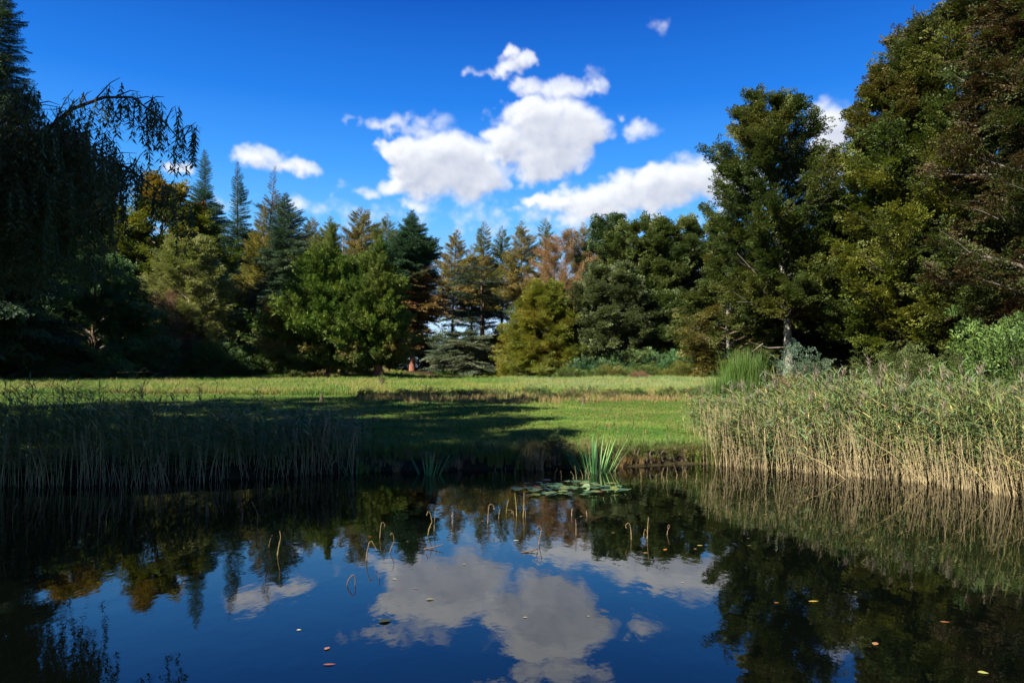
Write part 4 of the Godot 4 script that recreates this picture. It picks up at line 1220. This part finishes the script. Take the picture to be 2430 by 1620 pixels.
# ------------------------------------------------------------------ things on the water
func stalk(at: Vector2, pts: Array, rad: float, c: Color, label: String, group := "") -> void:
	var o := thing("dead_stalk", label, "stalk", Vector3(at.x, 0, at.y), group)
	var b := Bag.new()
	var cv := Curve3D.new()
	for i in pts.size():
		var a: Vector3 = pts[maxi(i - 1, 0)]
		var e: Vector3 = pts[mini(i + 1, pts.size() - 1)]
		cv.add_point(pts[i], (a - e) * 0.17, (e - a) * 0.17)
	var n := 18
	var q := []
	var rr := []
	for i in n + 1:
		var t := float(i) / n
		q.append(cv.sample_baked(cv.get_baked_length() * t))
		rr.append(0.72 * rad * (1.0 - 0.55 * t) * (1.0 + 0.22 * sin(i * 2.3) + 0.15 * sin(i * 5.1 + at.x * 9.0)))
	b.tube(q, rr, 6, c * 0.5, c.lerp(Color(0.2, 0.12, 0.07), 0.5) * 0.5)
	var r := seeded(int(absf(at.x * 977.0) + absf(at.y * 131.0)))
	for i in 3:
		# shreds of the withered leaf still cling to the stem
		var p: Vector3 = q[r.randi_range(8, n)]
		b.leaf(p, (Vector3(r.randf_range(-0.6, 0.6), -1.0, 0.2)).normalized(), rv(r).normalized(), r.randf_range(0.015, 0.045), 0.01, c * 0.45)
	part(o, "stem", b.mesh(M.dry))

func floating(called: String, at: Vector2, ln: float, wd: float, turn: float, c: Color, label: String, group := "") -> void:
	var o := thing(called, label, "leaf", Vector3(at.x, 0.0, at.y), group)
	o.rotation.y = turn
	ln *= 0.8
	wd *= 0.8
	c = Color(c.r * 0.55, c.g * 0.6, c.b * 0.64)
	var b := Bag.new()
	var n := 8
	var rim := []
	for i in n + 1:
		var t := float(i) / n
		rim.append([t, sin(pow(t, 0.85) * PI) * wd * 0.5])
	for i in n:
		for sgn in [-1.0, 1.0]:
			var a0: float = rim[i][0]
			var a1: float = rim[i + 1][0]
			var l0 := Vector3((a0 - 0.5) * ln, 0.004 + 0.03 * ln * pow(a0 * 2.0 - 1.0, 2), 0)
			var l1 := Vector3((a1 - 0.5) * ln, 0.004 + 0.03 * ln * pow(a1 * 2.0 - 1.0, 2), 0)
			var e0: Vector3 = l0 + Vector3(0, rim[i][1] * 0.22, rim[i][1] * sgn)
			var e1: Vector3 = l1 + Vector3(0, rim[i + 1][1] * 0.22, rim[i + 1][1] * sgn)
			b.smooth(l0, l1, e0, Vector3.UP, Vector3.UP, Vector3.UP, c, c, c)
			b.smooth(e0, l1, e1, Vector3.UP, Vector3.UP, Vector3.UP, c, c, c)
	part(o, "blade", b.mesh(M.litter))

func pad_mesh(k: int, c: Color, curl: float) -> ArrayMesh:
	var r := seeded(k)
	var b := Bag.new()
	var n := 22
	var rings := [0.0, 0.4, 0.75, 1.0]
	var f := r.randf() * TAU
	var at := func(i: int, q: int) -> Vector3:
		var g := lerpf(0.16, TAU - 0.16, float(i) / n)
		var rad: float = rings[q] * (1.0 + 0.05 * sin(g * 3.0 + f))
		var up: float = curl * pow(rings[q], 3.0) * (0.6 + 0.6 * sin(g * 2.0 + f)) + 0.012 * rings[q] * sin(g * 5.0 + f)
		return Vector3(cos(g) * rad, up, sin(g) * rad)
	for i in n:
		for q in 3:
			var v := r.randf_range(0.9, 1.05)
			var cc := Color(c.r * v, c.g * v, c.b * v)
			if q == 0:
				b.tri(at.call(i, 0), at.call(i + 1, 1), at.call(i, 1), cc)
			else:
				b.tri(at.call(i, q), at.call(i + 1, q + 1), at.call(i, q + 1), cc)
				b.tri(at.call(i, q), at.call(i + 1, q), at.call(i + 1, q + 1), cc)
	return b.mesh(M.gloss)

func build_water_things() -> void:
	var r := seeded(700)
	# water lilies
	var o := thing("water_lily", "raft of round green water lily pads before the tall iris", "water lily", Vector3(1.0, 0.0, -12.6))
	var greens := [c3(0.035, 0.075, 0.04), c3(0.045, 0.09, 0.045), c3(0.06, 0.105, 0.045), c3(0.09, 0.11, 0.03)]
	var meshes := []
	for i in 10:
		meshes.append(pad_mesh(710 + i, greens[i % 4] if i < 8 else c3(0.05, 0.016, 0.012), 0.05 + 0.12 * (i % 3) * 0.5))
	for i in 104:
		var g := r.randf() * TAU
		var f := sqrt(r.randf())
		var x := cos(g) * f * 1.02
		var z := sin(g) * f * (0.62 if x > -0.3 else 0.8)
		if x < -0.4 and r.randf() < 0.45:
			continue
		var p := part(o, "lily_pad", meshes[r.randi() % (10 if r.randf() < 0.3 else 8)])
		var s := r.randf_range(0.045, 0.11)
		p.scale = Vector3(s, s, s)
		p.rotation = Vector3(r.randf_range(-0.05, 0.05), r.randf() * TAU, r.randf_range(-0.05, 0.05))
		p.position = Vector3(x, 0.006 + i * 0.0006, z)
	for a in [[0.28, 0.05, 0.12, 0.8, 6], [0.1, 0.08, -0.12, -0.9, 1], [0.42, 0.05, 0.2, 0.7, 4], [0.62, 0.05, 0.05, -0.35, 2], [-0.45, 0.05, 0.0, 0.6, 5], [0.2, 0.04, 0.3, -0.6, 0], [0.75, 0.04, 0.2, 0.4, 3]]:
		var p := part(o, "raised_pad", meshes[a[4]])
		p.scale = Vector3(0.075, 0.075, 0.075)
		p.rotation = Vector3(a[3], r.randf() * TAU, a[3] * 0.5)
		p.position = Vector3(a[0], a[1] + 0.01, a[2])
	# curled dead lily stalks, each as it stands in the water
	var tan_ := Color(0.36, 0.26, 0.16)
	var dk := Color(0.2, 0.13, 0.09)
	var hook := func(h: float, w: float, side: float) -> Array: return [Vector3(0, -0.15, 0), Vector3(0.01 * side, h * 0.5, 0), Vector3(0.02 * side, h * 0.88, 0), Vector3(w * 0.5 * side, h, 0), Vector3(w * side, h * 0.86, 0.01), Vector3(w * 0.9 * side, h * 0.7, 0.01)]
	stalk(Vector2(-1.63, -8.93), hook.call(0.19, 0.07, 1.0), 0.009, tan_, "hooked dead stalk beside a red floating leaf")
	stalk(Vector2(-1.41, -8.20), [Vector3(0, -0.1, 0), Vector3(0.05, 0.06, 0), Vector3(0.08, 0.12, 0), Vector3(0.07, 0.19, 0), Vector3(0.05, 0.22, 0)], 0.007, tan_, "thin kinked dead stalk left of the cloud's reflection")
	stalk(Vector2(-1.58, -7.82), [Vector3(0, -0.15, 0), Vector3(0.02, 0.1, 0), Vector3(0.045, 0.2, 0), Vector3(0.07, 0.21, 0), Vector3(0.13, 0.12, 0.02)], 0.009, tan_, "dead stalk snapped over into a sharp angle")
	stalk(Vector2(-1.59, -6.93), [Vector3(0, -0.1, 0), Vector3(0.03, 0.05, 0), Vector3(0.075, 0.1, 0), Vector3(0.095, 0.095, 0), Vector3(0.1, 0.04, 0), Vector3(0.085, -0.08, 0)], 0.009, dk, "dark stalk looped back into the open water")
	stalk(Vector2(-1.07, -9.08), [Vector3(0, -0.1, 0), Vector3(0.04, 0.1, 0), Vector3(0.07, 0.16, 0), Vector3(0.05, 0.26, 0), Vector3(0.02, 0.3, 0), Vector3(0.0, 0.24, 0.01)], 0.011, Color(0.34, 0.28, 0.12), "thick mossy stalk with a curled head above the left cloud")
	stalk(Vector2(-1.0, -9.29), [Vector3(0, -0.1, 0), Vector3(0.01, 0.15, 0), Vector3(0.03, 0.28, 0), Vector3(0.02, 0.3, 0)], 0.008, Color(0.32, 0.27, 0.12), "straight olive stalk beside the thick mossy one")
	stalk(Vector2(-1.3, -7.13), [Vector3(0, -0.1, 0), Vector3(0.0, 0.02, 0), Vector3(0.005, 0.06, 0)], 0.008, dk, "short dark stub standing in open water")
	stalk(Vector2(-0.33, -9.75), hook.call(0.27, 0.09, 1.0), 0.011, tan_, "tall hooked stalk like a walking stick")
	stalk(Vector2(-0.19, -10.12), [Vector3(0, -0.1, 0), Vector3(0.01, 0.08, 0), Vector3(0.02, 0.13, 0)], 0.01, Color(0.3, 0.22, 0.1), "short thick stalk right of the walking-stick one")
	stalk(Vector2(-0.09, -10.49), [Vector3(0, -0.1, 0), Vector3(0.02, 0.1, 0), Vector3(0.04, 0.2, 0)], 0.016, Color(0.3, 0.28, 0.08), "mossy club-shaped stalk left of the upright pair")
	stalk(Vector2(0.07, -10.27), [Vector3(0, -0.1, 0), Vector3(-0.01, 0.15, 0), Vector3(-0.03, 0.33, 0)], 0.012, Color(0.38, 0.34, 0.14), "left stalk of the upright pair before the lily pads")
	stalk(Vector2(0.15, -10.23), [Vector3(0, -0.1, 0), Vector3(0.02, 0.15, 0), Vector3(0.02, 0.34, 0)], 0.012, Color(0.38, 0.32, 0.14), "right stalk of the upright pair before the lily pads")
	stalk(Vector2(0.19, -10.2), [Vector3(0, -0.1, 0), Vector3(0.0, 0.08, 0), Vector3(-0.04, 0.17, 0)], 0.01, tan_, "short stalk leaning on the upright pair")
	stalk(Vector2(0.0, -10.34), [Vector3(0.03, -0.1, 0), Vector3(0.02, 0.05, 0), Vector3(-0.03, 0.075, 0), Vector3(-0.1, 0.06, 0)], 0.008, tan_, "low stalk bent flat between the mossy ones")
	stalk(Vector2(0.3, -8.58), [Vector3(0, -0.1, 0), Vector3(0.03, 0.08, 0), Vector3(0.05, 0.17, 0), Vector3(0.03, 0.22, 0), Vector3(-0.005, 0.2, 0), Vector3(0.0, 0.17, 0)], 0.009, tan_, "hooked stalk above the floating bent twig")
	stalk(Vector2(0.85, -10.3), [Vector3(0, -0.1, 0), Vector3(0.0, 0.06, 0), Vector3(0.01, 0.1, 0)], 0.013, Color(0.5, 0.45, 0.36), "short pale stub right of the lily reflections")
	stalk(Vector2(1.06, -10.27), [Vector3(0, -0.1, 0), Vector3(0.0, 0.05, 0), Vector3(-0.01, 0.08, 0)], 0.013, Color(0.42, 0.32, 0.22), "short tan stub right of the pale one")
	stalk(Vector2(0.8, -9.06), [Vector3(0, -0.1, 0), Vector3(0.0, 0.1, 0), Vector3(-0.005, 0.2, 0)], 0.01, tan_, "lone straight stalk in the middle of the dark reflections")
	stalk(Vector2(1.46, -8.84), hook.call(0.2, 0.08, -1.0), 0.012, tan_, "thick hooked stalk bending left on the right side")
	stalk(Vector2(1.61, -8.92), hook.call(0.11, 0.04, 1.0), 0.007, tan_, "small arched stalk between two larger ones")
	stalk(Vector2(1.65, -8.87), [Vector3(0, -0.1, 0), Vector3(0.01, 0.15, 0), Vector3(0.02, 0.26, 0)], 0.012, Color(0.36, 0.3, 0.14), "straight mossy stalk at the right of the stalk group")
	stalk(Vector2(1.93, -9.09), [Vector3(0, -0.1, 0), Vector3(0.02, 0.05, 0), Vector3(0.05, 0.11, 0), Vector3(0.04, 0.13, 0), Vector3(0.02, 0.1, 0)], 0.008, tan_, "small curled stalk farthest right")
	stalk(Vector2(-0.8, -9.72), [Vector3(0, -0.1, 0), Vector3(0.0, 0.1, 0), Vector3(0.0, 0.17, 0)], 0.008, Color(0.45, 0.38, 0.28), "pale straight stalk left of the walking-stick one")
	stalk(Vector2(-2.59, -8.06), [Vector3(-0.02, -0.1, 0), Vector3(0.0, 0.08, 0), Vector3(0.025, 0.2, 0), Vector3(0.01, 0.27, 0)], 0.014, Color(0.34, 0.27, 0.1), "mossy bowed stalk farthest left in the blue water")
	stalk(Vector2(-2.81, -8.36), [Vector3(0, -0.1, 0), Vector3(0.02, 0.08, 0), Vector3(0.05, 0.16, 0)], 0.008, dk, "thin dark stalk left of the mossy bowed one")
	stalk(Vector2(0.12, -8.2), [Vector3(-0.02, 0.002, 0.03), Vector3(0.1, 0.012, 0.0), Vector3(0.17, 0.03, -0.04), Vector3(0.15, 0.07, -0.05)], 0.012, dk, "bent brown twig floating below the hooked stalk")
	stalk(Vector2(-0.95, -8.35), [Vector3(-0.06, 0.002, 0.02), Vector3(0.05, 0.02, 0.0), Vector3(0.16, 0.05, -0.02)], 0.011, Color(0.25, 0.16, 0.1), "brown twig slanting out of the water above the left cloud")
	for i in 26:
		var x := r.randf_range(1.0, 3.6)
		if i < 10:
			x = r.randf_range(-0.4, 1.0)
		stalk(Vector2(x, -r.randf_range(13.3, 14.5)), [Vector3(0, -0.1, 0), Vector3(r.randf_range(-0.03, 0.03), 0.08, 0), Vector3(r.randf_range(-0.07, 0.07), r.randf_range(0.12, 0.3), 0)], 0.009, Color(0.34, 0.3, 0.16), "short upright stub in the shallows round the tall iris", "stubs in the shallows")
	for i in 34:
		stalk(Vector2(r.randf_range(-7.0, -3.0), -r.randf_range(9.6, 12.6)), [Vector3(0, -0.1, 0), Vector3(r.randf_range(-0.04, 0.04), 0.1, 0), Vector3(r.randf_range(-0.07, 0.07), r.randf_range(0.2, 0.4), 0)], 0.007, Color(0.3, 0.25, 0.16), "broken dry stem standing in the dark water before the left reeds", "broken stems before the left reeds")
	# fallen reed canes leaning into the water on the right
	for a in [[7.6, -13.3, -1.3, 1.0, 0.2], [8.9, -11.6, -1.2, 0.85, 0.3], [6.5, -14.1, -0.9, 0.5, 0.3], [8.1, -12.1, -0.7, 0.7, 0.1]]:
		var c := thing("leaning_cane", "tan reed cane leaning across the front of the right reeds", "reed", Vector3(a[0], 0, a[1]), "canes leaning from the right reeds")
		var b := Bag.new()
		b.tube([Vector3(0, -0.1, a[4]), Vector3(a[2] * 0.5, a[3] * 0.55, a[4] * 0.4), Vector3(a[2], a[3], -0.1)], [0.0055, 0.005, 0.003], 5, Color(0.36, 0.29, 0.15))
		part(c, "cane", b.mesh(M.dry))
	# floating leaves that can be told apart
	floating("floating_leaf", Vector2(2.66, -6.43), 0.12, 0.035, 0.1, Color(0.6, 0.4, 0.05), "long bright yellow leaf floating on the right")
	floating("floating_leaf", Vector2(2.32, -6.39), 0.06, 0.03, 0.3, Color(0.35, 0.12, 0.03), "small orange brown leaf left of the long yellow one")
	floating("floating_leaf", Vector2(2.70, -5.43), 0.09, 0.055, 0.9, Color(0.42, 0.2, 0.08), "broad orange leaf floating low on the right")
	floating("floating_leaf", Vector2(3.16, -4.91), 0.085, 0.055, -0.3, Color(0.45, 0.42, 0.12), "pale yellow-green oval leaf at the bottom right")
	floating("floating_leaf", Vector2(-1.03, -5.92), 0.14, 0.1, 0.5, Color(0.03, 0.045, 0.02), "dark curled leaf floating left of the clouds")
	floating("floating_leaf", Vector2(-0.73, -6.49), 0.1, 0.05, 0.2, Color(0.22, 0.2, 0.06), "olive leaf floating on the reflected left cloud")
	floating("floating_leaf", Vector2(-1.67, -5.72), 0.045, 0.03, 0.2, Color(0.62, 0.55, 0.35), "small pale leaf in the blue water at lower left")
	floating("floating_leaf", Vector2(-1.35, -5.34), 0.07, 0.045, 1.2, Color(0.35, 0.16, 0.1), "reddish oval leaf at lower left")
	floating("floating_leaf", Vector2(-1.26, -5.05), 0.11, 0.03, 0.1, Color(0.3, 0.1, 0.06), "long red brown leaf lowest at the left")
	floating("floating_leaf", Vector2(-1.75, -8.95), 0.06, 0.03, 0.1, Color(0.35, 0.06, 0.03), "small red leaf at the foot of a hooked stalk")
	floating("floating_leaf", Vector2(1.75, -8.3), 0.09, 0.05, 1.0, Color(0.5, 0.2, 0.02), "bright orange leaf right of the stalk group")
	floating("floating_leaf", Vector2(1.5, -8.15), 0.08, 0.035, 0.1, Color(0.5, 0.25, 0.08), "tan orange leaf below the thick hooked stalk")
	floating("floating_leaf", Vector2(2.2, -8.5), 0.09, 0.035, 0.0, Color(0.55, 0.45, 0.15), "yellowish leaf farthest right of the stalk group")
	floating("floating_leaf", Vector2(0.05, -8.75), 0.09, 0.04, 0.2, Color(0.6, 0.55, 0.42), "cream leaf left of the hooked stalk over the twig")
	floating("floating_leaf", Vector2(3.5, -5.9), 0.1, 0.03, -0.1, Color(0.4, 0.16, 0.06), "rust-coloured leaf near the right edge")
	for i in 48:
		var d := r.randf_range(6.0, 13.0)
		var x := r.randf_range(-0.3, 0.58) * d
		var k := r.randf()
		var c := Color(0.42, 0.3, 0.15).lerp(Color(0.55, 0.42, 0.2), k) if r.randf() < 0.6 else Color(0.3, 0.14, 0.07).lerp(Color(0.14, 0.1, 0.06), k)
		floating("floating_scrap", Vector2(x, -d), r.randf_range(0.03, 0.07), r.randf_range(0.01, 0.025), r.randf_range(-0.6, 0.6), c, "tiny tan or brown leaf scrap drifting on the pond", "leaf scraps drifting on the pond")
